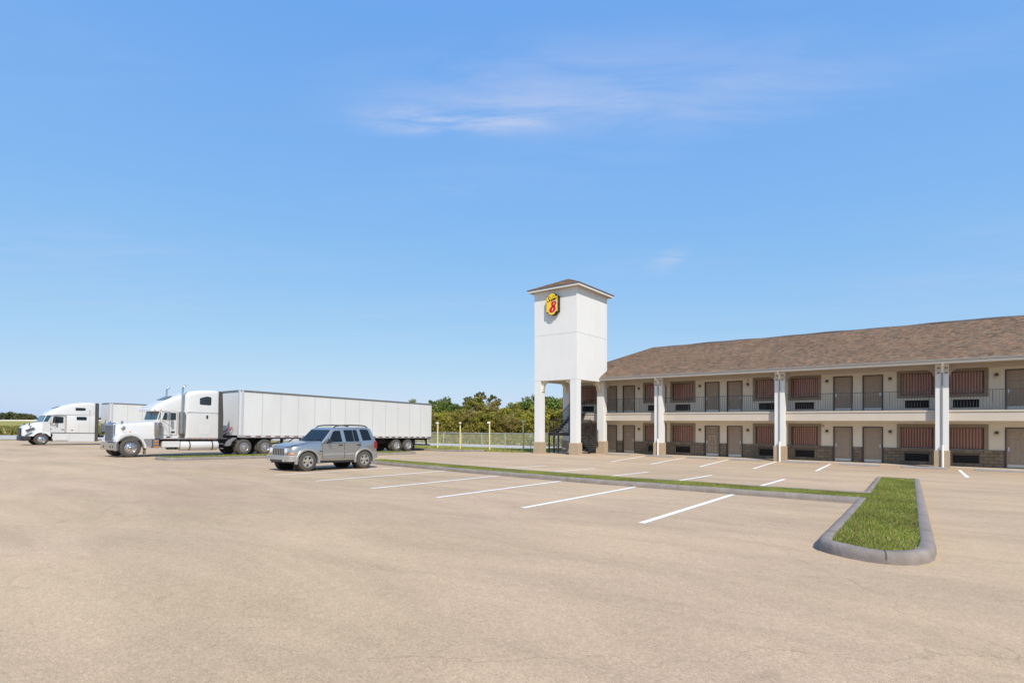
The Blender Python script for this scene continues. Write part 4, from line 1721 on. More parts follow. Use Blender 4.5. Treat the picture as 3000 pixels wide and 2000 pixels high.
    for (p, q) in (((s * 1.06, 1.5, 2.0), (s * 1.38, 1.78, 2.06)), ((s * 1.06, 1.45, 1.95), (s * 1.40, 1.74, 1.55)), ((s * 1.40, 1.74, 1.55), (s * 1.40, 1.74, 2.06)), ((s * 1.06, 1.9, 1.35), (s * 1.40, 1.74, 1.62)), ((s * 1.06, 1.5, 2.55), (s * 1.40, 1.74, 2.50))):
        br.tube(p, q, .011, 6)
    br.build('mirror_arm', ARMM, m_o)
    hm = MB()
    for (p, q) in (((s * .62, -.35, 1.79), (s * .92, -.38, 1.83)), ((s * .62, -.35, 1.62), (s * 1.0, -.36, 1.55))):
        hm.tube(p, q, .010, 6)
    hm_o = hm.build('hood_mirror', CHROME, T1)
    for (x, y, z, a, b) in ((.97, -.36, 1.87, .055, .10), (1.05, -.33, 1.55, .09, .125)):
        mm = MB()
        n = 18
        rr_ = [[(s * x + .02 * math.cos(2 * math.pi * i / n) * 0, y - t + a * k_ * math.cos(2 * math.pi * i / n), z + b * k_ * math.sin(2 * math.pi * i / n)) for i in range(n)] for t, k_ in ((0, 1), (.0, 1), (.035, .7))]
        rr_ = [[(s * (x + dx), y + a * k_ * math.cos(2 * math.pi * i / n), z + b * k_ * math.sin(2 * math.pi * i / n)) for i in range(n)] for dx, k_ in ((-.03, .6), (-.01, 1), (.01, 1), (.025, .8))]
        mm.loft(rr_).build('mirror_head', CHROME, hm_o, smooth=40)
# cab
cabp = [(1.12, 1.02), (1.12, 1.98), (1.27, 2.03), (1.40, 2.57), (2.62, 2.57), (2.62, 1.02)]
cab_o = MB().prism(cabp, 'x', -1.05, 1.05).build('cab', TPAINT, T1, smooth=30, bevel=0.03, seg=3)
ws = MB()
for s in (-1, 1):
    q = [(s * .03, 1.285, 2.075), (s * .93, 1.30, 2.075), (s * .90, 1.392, 2.52), (s * .03, 1.375, 2.52)]
    ws.loft([[(x, y - .012, z) for x, y, z in q], [(x, y - .02, z) for x, y, z in [(a * 1, b, c) for a, b, c in q]]])
ws.build('windscreen', WSGLASS, cab_o)
for s in (1, -1):
    # side part of the wrapped screen, door, window
    def side(poly, d0, d1):
        xa, xb = sorted((s * d0, s * d1))
        return MB().prism(poly, 'x', xa, xb)
    d_o = side(rect(1.43, 2.26, 1.22, 2.54, .07), 1.045, 1.062).build('door', TPAINT, cab_o, bevel=0.006)
    side(rect(1.412, 2.278, 1.202, 2.558, .08), 1.045, 1.0535).build('door_seal', SEAL, cab_o)
    side(rect(1.80, 2.20, 2.07, 2.48, .03), 1.0625, 1.067).build('door_window', DGLASS, d_o)
    side(round_poly([(1.50, 2.07), (1.77, 2.07), (1.77, 2.48), (1.62, 2.48)], .025), 1.0625, 1.067).build('vent_window', WSGLASS, d_o)
    side(rect(1.96, 2.16, 1.33, 1.43, .03), 1.0625, 1.075).build('door_handle', BLACKP, d_o)
    side(rect(1.72, 1.95, 1.08, 1.14, .02), 1.052, 1.075).build('entry_grip', BLACKP, cab_o)
    side(round_poly([(1.30, 2.09), (1.36, 2.09), (1.44, 2.50), (1.40, 2.50)], .01), 1.047, 1.056).build('corner_glass', WSGLASS, cab_o)
roof = MB()
roof.loft([rring(1.0, .99, .95, 2.53, 2.62, .05), rring(1.06, 1.02, .97, 2.53, 2.72, .09), rring(1.3, 1.05, .93, 2.53, 2.93, .2), rring(1.65, 1.055, .95, 2.53, 3.15, .25), rring(2.1, 1.055, .96, 2.53, 3.40, .28), rring(2.6, 1.06, .97, 2.53, 3.60, .28), rring(2.75, 1.06, .97, 2.53, 3.64, .28)])
rf_o = roof.build('roof_fairing', TPAINT, T1, smooth=45)
for i in range(5):
    x = -.72 + .36 * i
    MB().box(x - .04, x + .04, .985, 1.01, 2.56, 2.60).build('clearance_light', AMBER, rf_o)
for y in (1.1, 1.4):
    MB().box(1.035, 1.062, y, y + .06, 2.60, 2.64).build('clearance_light', AMBER, rf_o)
sk = MB()
sk.loft([[(-.6, 1.75, 3.235), (.6, 1.75, 3.235), (.58, 2.15, 3.455), (-.58, 2.15, 3.455)], [(-.6, 1.75, 3.25), (.6, 1.75, 3.25), (.58, 2.15, 3.47), (-.58, 2.15, 3.47)]])
sk.build('roof_window', DGLASS, rf_o)
sl = MB()
sl.loft([rring(2.64, 1.10, .98, 1.04, 3.62, .25), rring(2.70, 1.19, 1.08, 1.04, 3.68, .28), rring(2.85, 1.225, 1.14, 1.04, 3.76, .28), rring(3.4, 1.23, 1.16, 1.04, 3.87, .26), rring(3.9, 1.23, 1.16, 1.04, 3.92, .24), rring(4.3, 1.23, 1.16, 1.04, 3.925, .22), rring(4.46, 1.22, 1.14, 1.04, 3.90, .2)])
s_o = sl.build('sleeper', TPAINT, T1, smooth=40)
for s in (1, -1):
    def side(poly, d0, d1):
        xa, xb = sorted((s * d0, s * d1))
        return MB().prism(poly, 'x', xa, xb)
    side(round_poly([(3.40, 3.03), (4.03, 3.01), (4.03, 3.50), (3.78, 3.52), (3.40, 3.40)], .07), 1.175, 1.196).build('sleeper_window', DGLASS, s_o)
    side(rect(3.77, 3.87, 2.20, 2.40, .025), 1.20, 1.222).build('vent_window', DGLASS, s_o)
    side(rect(3.42, 4.03, 1.26, 1.72, .04), 1.205, 1.233).build('luggage_hatch', TPAINT, s_o, bevel=0.006)
    side([(2.7, 2.553), (4.46, 2.548), (4.46, 2.556), (2.7, 2.561)], 1.18, 1.213).build('seam', M('seam_grey', (0.30, 0.30, 0.30), 0.6), s_o)
    fa = MB()
    xa, xb = sorted((s * 1.13, s * 1.215))
    fa.prism([(4.47, 1.0), (4.75, .98), (4.745, 2.4), (4.66, 3.86), (4.47, 3.88)], 'x', xa, xb)
    fa.build('side_extender', M('extender_grey', (0.06, 0.055, 0.055), 0.6, var=0.15), T1)
    MB().box(min(s * .7, s * 1.2), max(s * .7, s * 1.2), 4.62, 4.80, .40, .45).build('step', POLISH, T1)
    MB().box(min(s * .7, s * 1.2), max(s * .7, s * 1.2), 4.58, 4.80, .68, .72).build('step', POLISH, T1)
    xa, xb = sorted((s * .66, s * 1.22))
    MB().prism([(4.97, .56), (5.2, .58), (5.32, .86), (5.57, 1.03), (5.57, 1.07), (5.28, .90), (4.97, .60)], 'x', xa, xb).build('quarter_fender', M('grey_fender', (0.16, 0.16, 0.165), 0.6), T1)
    MB().box(min(s * .72, s * 1.15), max(s * .72, s * 1.15), .72, .735, .14, .55).build('mud_flap', M('mud_flap_grey', (0.22, 0.20, 0.18), 0.9), T1)
    truck_wheel(T1, s * 1.07, 0, .5, s)
dual(T1, 6.04, .49, .49)
dual(T1, 7.39, .49, .49)
mb = MB()
mb.box(-.45, .45, 6.2, 7.2, 1.0, 1.12)
mb.build('fifth_wheel', FRAMEB, T1)
for i, (c, dx) in enumerate((((0.5, 0.02, 0.02), .3), ((0.45, 0.03, 0.02), .42), ((0.06, 0.08, 0.3), .2), ((0.03, 0.03, 0.03), .5))):
    hs = MB()
    pts = []
    for t in range(40):
        u = t / 39
        pts.append((dx + .05 * math.cos(t * 1.5), 4.6 + u * 1.0 + .03 * math.sin(t * 1.5), 1.5 + .06 * math.sin(t * 1.5) - .5 * math.sin(u * math.pi) * (.4 + .3 * (i % 2)) + u * .2))
    hs.path(pts, .014, 6)
    hs.build('air_hose', M('hose_%d' % i, c, 0.5), T1)

# ------------------------------------------------------------------ trailer (the second one is a copy)
trx, try_ = t1x, 15.9


def make_trailer():
    t = empty('semi_trailer', (0, 0, 0), SLOPE)
    L, H0, H1, HW = 16.5, 1.2, 4.06, 1.28
    mb = MB()
    mb.box(-HW + .04, HW - .04, .06, L - .03, H0 + .02, H1 - .03)
    mb.build('cargo_box', TRAILERP, t)
    n = 13
    y0 = .22
    pw = (L - y0 - .05) / n
    pm = MB().box(-.008, .008, -(pw / 2 - .012), pw / 2 - .012, H0 + .02, H1 - .10).mesh('side_panel', TRAILERP)
    sm_ = MB().box(-.006, .006, -.035, .035, H0 + .02, H1 - .10).mesh('seam_post', M('seam_post_white', (0.50, 0.51, 0.52), 0.5))
    for s in (1, -1):
        for i in range(n):
            link('side_panel', pm, t, (s * (HW - .033), y0 + pw * (i + .5), 0))
            if i:
                link('seam_post', sm_, t, (s * (HW - .028), y0 + pw * i, 0))
        mb = MB()
        mb.prism([(0, H0), (L, H0), (L, H0 + .03), (0, H0 + .03)], 'x', s * HW - .05, s * HW + .004)
        xa, xb = sorted((s * (HW - .03), s * (HW + .006)))
        mb.box(xa, xb, .05, L, H0 - .12, H0 + .02)
        ro = mb.build('bottom_rail', DULLAL, t)
        rm = MB().box(-.003, .003, -.15, .15, -.025, .025).mesh('reflector', RED)
        wm = MB().box(-.003, .003, -.13, .13, -.025, .025).mesh('reflector_white', WHITEP)
        y = .6
        k_ = 0
        while y < L - .2:
            link('reflector' if k_ % 2 == 0 else 'white_reflector', rm if k_ % 2 == 0 else wm, ro, (s * (HW + .009), y, H0 - .04))
            y += .29 if k_ % 2 == 0 else .36
            k_ += 1
        mb = MB()
        mb.box(*sorted((s * (HW - .05), s * (HW + .004))), .05, L, H1 - .10, H1)
        mb.build('top_rail', M('rail_grey', (0.20, 0.21, 0.22), 0.45, 0.5), t)
        cp = MB()
        pts = [(s * (HW - .14) + s * .145 * math.cos(R(a)), .14 - .145 * math.sin(R(a))) for a in range(0, 91, 10)]
        cp.prism(pts + [(s * (HW - .2), .02), (s * (HW - .02), .25), (s * (HW + .005), .25)][:0] + [(s * (HW - .2), .0), (s * (HW - .2), .25), (s * (HW + .005), .25)], 'z', H0 - .1, H1)
        cp.build('corner_post', M('corner_post_alu', (0.62, 0.63, 0.65), 0.4, 0.45), t, smooth=40)
    fp = MB()
    for i in range(4):
        xa = -1.06 + 2.12 * i / 4
        q = MB().box(xa + .008, xa + 2.12 / 4 - .008, .03, .055, H0 + .02, H1 - .10)
        q.build('front_panel', TRAILERP, t)
    MB().box(-1.1, 1.1, -.005, .05, H1 - .10, H1).build('front_rail', M('rail_grey', (0, 0, 0)), t)
    MB().box(-1.25, 1.25, .06, L, H1 - .02, H1 + .01).build('roof_sheet', TRAILERP, t)
    # underside
    mb = MB()
    mb.box(-1.24, 1.24, .1, L - .05, H0 - .1, H0 + .0)
    for s in (-1, 1):
        mb.box(s * .5 - .06, s * .5 + .06, 10.8, L - .2, H0 - .28, H0 - .09)
        mb.box(s * .55 - .05, s * .55 + .05, 11.4, 15.2, .62, H0 - .27)
    for y in np.arange(.6, L, .45):
        mb.box(-1.2, 1.2, y - .03, y + .03, H0 - .2, H0 - .09)
    mb.build('underframe', FRAMEB, t)
    lg = MB()
    for s in (-1, 1):
        lg.box(s * .8 - .07, s * .8 + .07, 3.0, 3.14, .35, H0 - .1)
        lg.box(s * .8 - .14, s * .8 + .14, 2.95, 3.19, .30, .35)
        lg.tube((s * .8, 3.07, .5), (s * .4, 4.2, H0 - .15), .03)
    lg.tube((-.8, 3.07, .7), (.8, 3.07, .7), .03)
    lg.build('landing_gear', FRAMEB, t)
    dual(t, 12.66, .5, .5, DULLAL)
    dual(t, 13.90, .5, .5, DULLAL)
    for s in (-1, 1):
        MB().box(min(s * .7, s * 1.26), max(s * .7, s * 1.26), 14.55, 14.57, .12, .85).build('mud_flap', BLACKP, t)
    ug = MB()
    ug.box(-1.15, 1.15, L - .16, L - .06, .46, .57)
    for s in (-1, 1):
        ug.prism([(L - .75, H0 - .1), (L - .1, H0 - .1), (L - .07, .5), (L - .2, .5), (L - .22, .85)], 'x', s * .75 - .04, s * .75 + .04)
    ug.build('underride_guard', FRAMEB, t)
    for s in (-1, 1):
        d = MB()
        d.box(*sorted((s * .02, s * 1.2)), L - .04, L, H0 + .05, H1 - .1)
        do = d.build('rear_door', TRAILERP, t, bevel=0.01)
        MB().tube((s * .3, L + .03, H0 + .1), (s * .3, L + .03, H1 - .2), .016).build('lock_rod', GALV, do)
    return t


tr1 = make_trailer()
tr1.location = (trx, try_, gz(trx, try_))
tag(tr1, 'long white box trailer with panel seams, coupled to the long-nose truck', 'trailer', 'white box trailers')
tr2 = copy_tree(tr1)
x2 = -63.27
tr2.location = (x2, 17.05, gz(x2, 17.05))
tag(tr2, 'white box trailer half hidden behind the long-nose truck, farther back', 'trailer', 'white box trailers')

# ------------------------------------------------------------------ farther truck: rounded aerodynamic tractor
T2 = tag(empty('truck_tractor', (x2, 12.12, gz(x2, 12.12)), SLOPE), 'white rounded aerodynamic sleeper truck at the far left edge of the lot', 'truck')
mb = MB()
for s in (-1, 1):
    mb.box(s * .42 - .04, s * .42 + .04, -.95, 8.0, .70, .98)
mb.tube((-.9, 0, .5), (.9, 0, .5), .07)
mb.box(-.4, .4, -.8, 1.4, .45, 1.1)
mb.build('chassis_frame', FRAMEB, T2)
hd = MB()
hd.loft([rring(-1.24, .78, .66, .80, 1.44, .18), rring(-1.17, .92, .76, .78, 1.60, .22), rring(-1.0, 1.10, .84, .78, 1.74, .28), rring(-.7, 1.19, .88, .78, 1.90, .34), rring(-.3, 1.23, .92, .78, 2.01, .36), rring(.2, 1.23, .95, .78, 2.07, .34), rring(.62, 1.22, 1.0, .78, 2.10, .3)])
h2 = hd.build('hood', TPAINT, T2, smooth=45)
cut = MB().tube((-1.5, 0, .5), (1.5, 0, .5), .61, 40).build('cut', None)
cut.location = T2.location
cut.rotation_euler = T2.rotation_euler
bpy.context.view_layer.update()
bool_diff(h2, [cut])
MB().loft([rring(-1.32, .80, .80, .40, .80, .05), rring(-1.26, 1.0, 1.0, .38, .80, .05), rring(-1.0, 1.18, 1.18, .38, .80, .05), rring(-.72, 1.21, 1.21, .45, .79, .05)]).build('bumper', BLACKP, T2, smooth=40)
MB().loft([rring(-1.30, .50, .46, .85, 1.42, .06), rring(-1.23, .60, .56, .80, 1.50, .06)]).build('grille', BLACKP, T2, smooth=40)
for s in (1, -1):
    def side(poly, d0, d1):
        xa, xb = sorted((s * d0, s * d1))
        return MB().prism(poly, 'x', xa, xb)
    side(round_poly([(-1.12, .86), (-.95, .84), (-.78, 1.0), (-.60, 1.17), (-.8, 1.10), (-1.02, .98)], .02), .95, 1.19).build('headlight', M('headlight_dark', (0.16, 0.20, 0.23), 0.15, coat=1), h2)
    side([(-1.08, 1.31), (-.85, 1.43), (-.50, 1.58), (-.57, 1.47), (-.85, 1.35), (-1.05, 1.25)], .96, 1.165).build('hood_vent', BLACKP, h2)
    hm = MB()
    hm.tube((s * .80, -.78, 1.72), (s * 1.0, -.85, 1.80), .02)
    hm.tube((s * 1.0, -.85, 1.70), (s * 1.0, -.78, 1.92), .045)
    hm.build('hood_mirror', BLACKP, h2)
    side(rect(.62, 1.62, 1.13, 2.62, .08), 1.115, 1.137).build('door', TPAINT, T2, bevel=0.008)
    side(rect(.60, 1.64, 1.11, 2.64, .09), 1.115, 1.126).build('door_seal', SEAL, T2)
    side(round_poly([(.72, 1.99), (1.50, 1.99), (1.50, 2.56), (.86, 2.60), (.78, 2.55)], .05), 1.1375, 1.143).build('door_window', DGLASS, T2)
    side(rect(1.36, 1.58, 1.38, 1.44, .015), 1.1375, 1.152).build('door_handle', BLACKP, T2)
    side(rect(.62, .72, 1.40, 1.45, .015), 1.1375, 1.15).build('fender_badge', BLACKP, T2)
    mi = MB()
    mi.box(*sorted((s * 1.28, s * 1.46)), .78, .90, 1.98, 2.55)
    mo = mi.build('mirror', BLACKP, T2, bevel=0.03)
    ma = MB()
    ma.tube((s * 1.12, .55, 1.95), (s * 1.36, .84, 2.02), .02)
    ma.tube((s * 1.12, .6, 1.85), (s * 1.36, .84, 1.75), .014)
    ma.build('mirror_arm', BLACKP, mo)
    side(rect(2.34, 3.09, 3.20, 3.45, .07), 1.145, 1.17).build('sleeper_window', DGLASS, T2)
    side(rect(2.43, 3.18, 2.30, 2.62, .08), 1.20, 1.236).build('sleeper_window', DGLASS, T2)
    side([(.62, 1.08), (3.84, 1.06), (3.84, 1.125), (.62, 1.14)], 1.15, 1.232).build('side_stripe', M('stripe_grey', (0.10, 0.10, 0.10), 0.5), T2)
    side(rect(2.05, 2.2, 1.33, 1.39, .015), 1.222, 1.24).build('hatch_handle', BLACKP, T2)
    side([(2.62, .98), (2.628, .98), (2.628, 2.0), (2.62, 2.0)], 1.20, 1.231).build('panel_seam', M('seam_grey', (0, 0, 0)), T2)
    side([(3.40, 1.13), (3.408, 1.13), (3.408, 3.3), (3.40, 3.3)], 1.15, 1.231).build('panel_seam', M('seam_grey', (0, 0, 0)), T2)
    side([(1.68, 1.13), (1.688, 1.13), (1.688, 2.68), (1.68, 2.68)], 1.15, 1.231).build('panel_seam', M('seam_grey', (0, 0, 0)), T2)
    side([(.30, 2.72), (1.2, 2.745), (3.3, 2.79), (3.3, 2.80), (1.2, 2.76), (.30, 2.735)], 1.15, 1.2225).build('panel_seam', M('seam_grey', (0, 0, 0)), T2)
    sk = MB()
    sk.prism([(.72, .62), (.78, .95), (.62, 1.06), (3.84, 1.05), (3.84, .31), (.86, .31)], 'x', *sorted((s * 1.02, s * 1.225)))
    so_ = sk.build('side_skirt', TPAINT, T2, bevel=0.02, smooth=40)
    side(rect(.98, 1.72, .44, .90, .02), 1.20, 1.231).build('step_recess', M('skirt_white', (0.60, 0.60, 0.59), 0.5), so_)
    side(rect(.90, 1.85, .375, .42, .01), 1.20, 1.235).build('step_edge', BLACKP, so_)
    side([(1.9, .32), (1.91, .32), (2.0, 1.05), (1.99, 1.05)], 1.20, 1.228).build('panel_seam', M('seam_grey', (0, 0, 0)), so_)
    side([(3.85, .32), (4.08, .34), (4.12, 2.4), (4.10, 3.93), (3.83, 3.95)], 1.12, 1.21).build('side_extender', M('extender_grey', (0, 0, 0)), T2)
    truck_wheel(T2, s * 1.07, 0, .5, s)
    MB().box(*sorted((s * .5, s * 1.1)), 4.25, 4.6, .4, .44).build('step', DULLAL, T2)
    MB().box(*sorted((s * .5, s * 1.1)), 4.25, 4.6, .9, .94).build('step', DULLAL, T2)
cab2 = [(.04, 1.0), (.04, 2.05), (.30, 2.70), (1.75, 2.70), (1.75, 1.0)]
c2 = MB().prism(cab2, 'x', -1.12, 1.12).build('cab', TPAINT, T2, smooth=30, bevel=0.03, seg=3)
q = [(-1.02, .055, 2.10), (1.02, .055, 2.10), (.98, .285, 2.66), (-.98, .285, 2.66)]
MB().loft([[(x, y - .012, z + .002) for x, y, z in q], [(x, y - .03, z + .01) for x, y, z in q]]).build('windscreen', M('sky_windscreen', (0.03, 0.09, 0.14), 0.05, spec=0.8), c2)
for s in (1, -1):
    xa, xb = sorted((s * 1.1, s * 1.128))
    MB().prism([(.10, 2.10), (.40, 2.10), (.62, 2.62), (.32, 2.64)], 'x', xa, xb).build('corner_glass', M('sky_windscreen', (0, 0, 0)), c2)
sl2 = MB()
sl2.loft([rring(.20, 1.02, .96, 2.64, 2.72, .04), rring(.30, 1.08, .98, 2.64, 2.82, .08), rring(.55, 1.13, .96, 2.64, 3.05, .2), rring(.95, 1.15, .96, 2.64, 3.33, .3), rring(1.5, 1.18, .98, 2.64, 3.60, .32), rring(2.1, 1.2, 1.02, 2.64, 3.82, .3), rring(2.8, 1.21, 1.08, 2.64, 3.95, .28), rring(3.45, 1.22, 1.12, 2.64, 4.0, .25), rring(3.82, 1.21, 1.10, 2.64, 3.95, .22)])
sl2.build('roof_fairing', TPAINT, T2, smooth=45)
MB().loft([[(-.5, .92, 3.345), (.5, .92, 3.345), (.5, 1.35, 3.555), (-.5, 1.35, 3.555)], [(-.5, .92, 3.36), (.5, .92, 3.36), (.5, 1.35, 3.57), (-.5, 1.35, 3.57)]]).build('roof_window', DGLASS, T2)
MB().loft([rring(1.70, 1.18, 1.18, 1.06, 2.72, .05), rring(1.76, 1.225, 1.22, 1.06, 2.72, .05), rring(3.82, 1.225, 1.22, 1.06, 2.72, .05)]).build('sleeper', TPAINT, T2, smooth=40)
dual(T2, 6.2, .5, .5, DULLAL)
dual(T2, 7.5, .5, .5, DULLAL)

# ------------------------------------------------------------------ silver sport-utility car
jx, jy = -19.30, 11.31
J = tag(empty('parked_car', (jx, jy, gz(jx, jy)), SLOPE), 'silver boxy four-door sport-utility car with black roof rails and slotted grille', 'car')


def bring(y, w, zb, zs, zt, wt):
    """body ring: sill, belt shoulder, crowned top"""
    r_ = [(w - .06, y, zb), (w - .015, y, zb + .06), (w, y, zb + .22), (w + .004, y, (zb + zs) / 2 + .05), (w - .008, y, zs - .06), (w - .04, y, zs), (wt, y, zt - .02), (wt * .6, y, zt), (0, y, zt + .012)]
    return r_ + [(-x, yy, z) for x, yy, z in r_[-2::-1]]


body = MB()
body.loft([bring(-.65, .66, .46, .82, .87, .58), bring(-.61, .74, .42, .87, .925, .60), bring(-.50, .82, .40, .915, .965, .62), bring(-.2, .86, .36, .97, 1.03, .66), bring(.35, .875, .34, 1.03, 1.10, .70), bring(.62, .88, .34, 1.06, 1.125, .74),
           bring(.75, .88, .33, 1.075, 1.09, .78), bring(1.5, .885, .33, 1.09, 1.10, .8), bring(2.5, .885, .34, 1.12, 1.13, .8), bring(2.95, .875, .40, 1.14, 1.15, .8), bring(3.20, .845, .46, 1.14, 1.155, .78), bring(3.27, .80, .50, 1.10, 1.12, .74)])
b_o = body.build('body', JEEPP, J, smooth=40)
cuts = []
for y in (0, 2.60):
    c_ = MB().tube((-1.2, y, .37), (1.2, y, .37), .435, 36).build('cut', None)
    c_.location = J.location
    c_.rotation_euler = J.rotation_euler
    cuts.append(c_)
bpy.context.view_layer.update()
bool_diff(b_o, cuts)
MB().box(-.74, .74, -.55, 3.15, .30, .60).build('underbody', FRAMEB, J)


def gx(y, z):
    a = 1.08 + .02 * (y - .75) / 2.37
    b = 1.60 + .04 * (y - 1.2) / 1.7
    return .855 - .12 * (z - a) / (b - a)


# greenhouse: pillars and roof as one shell with openings left for the glass
gh = MB()
gh.loft([[(-.80, .62, 1.08), (.80, .62, 1.08), (.855, .75, 1.08), (.855, 3.12, 1.10), (.80, 3.24, 1.10), (-.80, 3.24, 1.10), (-.855, 3.12, 1.10), (-.855, .75, 1.08)],
         [(-.70, 1.10, 1.60), (.70, 1.10, 1.60), (.735, 1.20, 1.60), (.735, 2.90, 1.64), (.68, 3.02, 1.64), (-.68, 3.02, 1.64), (-.735, 2.90, 1.64), (-.735, 1.20, 1.60)],
         [(-.64, 1.20, 1.665), (.64, 1.20, 1.665), (.66, 1.30, 1.67), (.66, 2.80, 1.715), (.60, 2.92, 1.71), (-.60, 2.92, 1.71), (-.66, 2.80, 1.715), (-.66, 1.30, 1.67)],
         [(-.3, 1.35, 1.69), (.3, 1.35, 1.69), (.34, 1.42, 1.695), (.34, 2.65, 1.735), (.3, 2.75, 1.735), (-.3, 2.75, 1.735), (-.34, 2.65, 1.735), (-.34, 1.42, 1.695)]])
gh_o = gh.build('cabin', JEEPP, J, smooth=25)
JGL = M('car_glass', (0.008, 0.011, 0.013), 0.03, spec=0.42)


def jside(pts, s, d0, d1):
    """panel on the slanted cabin side from (y, z) points"""
    n = len(pts)
    vs = [(s * (gx(y, z) + d0), y, z) for y, z in pts] + [(s * (gx(y, z) + d1), y, z) for y, z in pts]
    return MB().add(vs, [tuple(range(n)), tuple(range(n, 2 * n))] + [(i, (i + 1) % n, n + (i + 1) % n, n + i) for i in range(n)])


for s in (1, -1):
    for nm, pts in (('front_window', [(.88, 1.10), (1.53, 1.12), (1.47, 1.565), (1.22, 1.555), (1.14, 1.51)]), ('rear_window', [(1.70, 1.125), (2.10, 1.13), (2.04, 1.60), (1.63, 1.59)]),
                    ('vent_window', [(2.125, 1.13), (2.36, 1.135), (2.26, 1.605), (2.065, 1.602)]), ('quarter_window', [(2.53, 1.165), (2.98, 1.185), (2.84, 1.60), (2.78, 1.625), (2.41, 1.625)])):
        jside(round_poly(pts, .03), s, -.004, .007).build(nm, JGL, gh_o)
    jside([(.66, 1.10), (.76, 1.10), (1.20, 1.60), (1.14, 1.60)], s, .002, .012).build('pillar_trim', JEEPP, gh_o)
ws = MB()
q = [(-.74, .672, 1.125), (.74, .672, 1.125), (.655, 1.075, 1.575), (-.655, 1.075, 1.575)]
ws.loft([[(x, y - .004, z + .004) for x, y, z in q], [(x, y - .012, z + .012) for x, y, z in q]])
wo = ws.build('windscreen', JGL, gh_o)
wp = MB()
wp.tube((.1, .66, 1.145), (.62, .70, 1.20), .010, 6)
wp.tube((-.5, .66, 1.145), (.05, .70, 1.20), .010, 6)
wp.build('wiper', BLACKP, wo)
MB().loft([[(-.66, 3.236, 1.16), (.66, 3.236, 1.16), (.60, 3.055, 1.60), (-.60, 3.055, 1.60)], [(-.66, 3.25, 1.16), (.66, 3.25, 1.16), (.60, 3.07, 1.60), (-.60, 3.07, 1.60)]]).build('tailgate_glass', JGL, gh_o)
hd = MB()
hd.loft([[(-.60, -.625, .925), (.60, -.625, .925), (.60, -.625, .945), (-.60, -.625, .945)], [(-.60, -.48, .975), (.60, -.48, .975), (.59, -.48, .99), (-.59, -.48, .99)],
         [(-.66, -.1, 1.035), (.66, -.1, 1.035), (.64, -.1, 1.065), (-.64, -.1, 1.065)], [(-.71, .62, 1.11), (.71, .62, 1.11), (.69, .62, 1.145), (-.69, .62, 1.145)]])
hd.build('hood', JEEPP, J, smooth=30, bevel=0.02)
# nose
MB().box(-.56, .56, -.685, -.60, .585, .875).build('grille', JEEPL, J, bevel=0.02)
gb = MB().box(-.032, .032, -.692, -.683, .60, .86).mesh('grille_slot', BLACKP)
for i in range(7):
    link('grille_slot', gb, J, (-.36 + .12 * i, 0, 0))
for s in (1, -1):
    hl = MB()
    hl.lathe([(.105, -.69), (.10, -.715), (.06, -.728), (.01, -.732)], (s * .53, 0, .77), 'y', 22)
    hlo = hl.build('headlight', CLEARL, J, smooth=50)
    MB().lathe([(.125, -.62), (.125, -.695), (.105, -.70), (.105, -.62)], (s * .53, 0, .77), 'y', 22, caps=False).build('headlight_ring', JEEPL, hlo, smooth=40)
    MB().box(*sorted((s * .64, s * .815)), -.65, -.48, .625, .68).build('turn_signal', AMBER, J, bevel=0.02)
    MB().box(*sorted((s * .80, s * .872)), -.60, -.50, .455, .53).build('side_marker', AMBER, J, bevel=0.01)
bp = [(-.885, -.36), (-.88, -.56), (-.80, -.70), (-.62, -.77), (.62, -.77), (.80, -.70), (.88, -.56), (.885, -.36), (.80, -.36), (.74, -.58), (-.74, -.58), (-.80, -.36)]
bo = MB().prism(bp, 'z', .37, .60).build('front_bumper', JEEPL, J, bevel=0.035, seg=3, smooth=35)
MB().box(-.52, .52, -.776, -.76, .385, .435).build('air_intake', BLACKP, bo)
for x in (-.60, .60):
    MB().box(x - .035, x + .035, -.805, -.76, .42, .585).build('bumper_guard', JEEPL, bo, bevel=0.012)
    MB().tube((x * .85, -.785, .41), (x * .85, -.76, .41), .042, 14).build('fog_lamp', CLEARL, bo)
bp = [(-.87, 3.02), (-.87, 3.22), (-.80, 3.33), (.80, 3.33), (.87, 3.22), (.87, 3.02), (.78, 3.02), (.72, 3.2), (-.72, 3.2), (-.78, 3.02)]
MB().prism(bp, 'z', .42, .68).build('rear_bumper', JEEPL, J, bevel=0.035, seg=3, smooth=35)
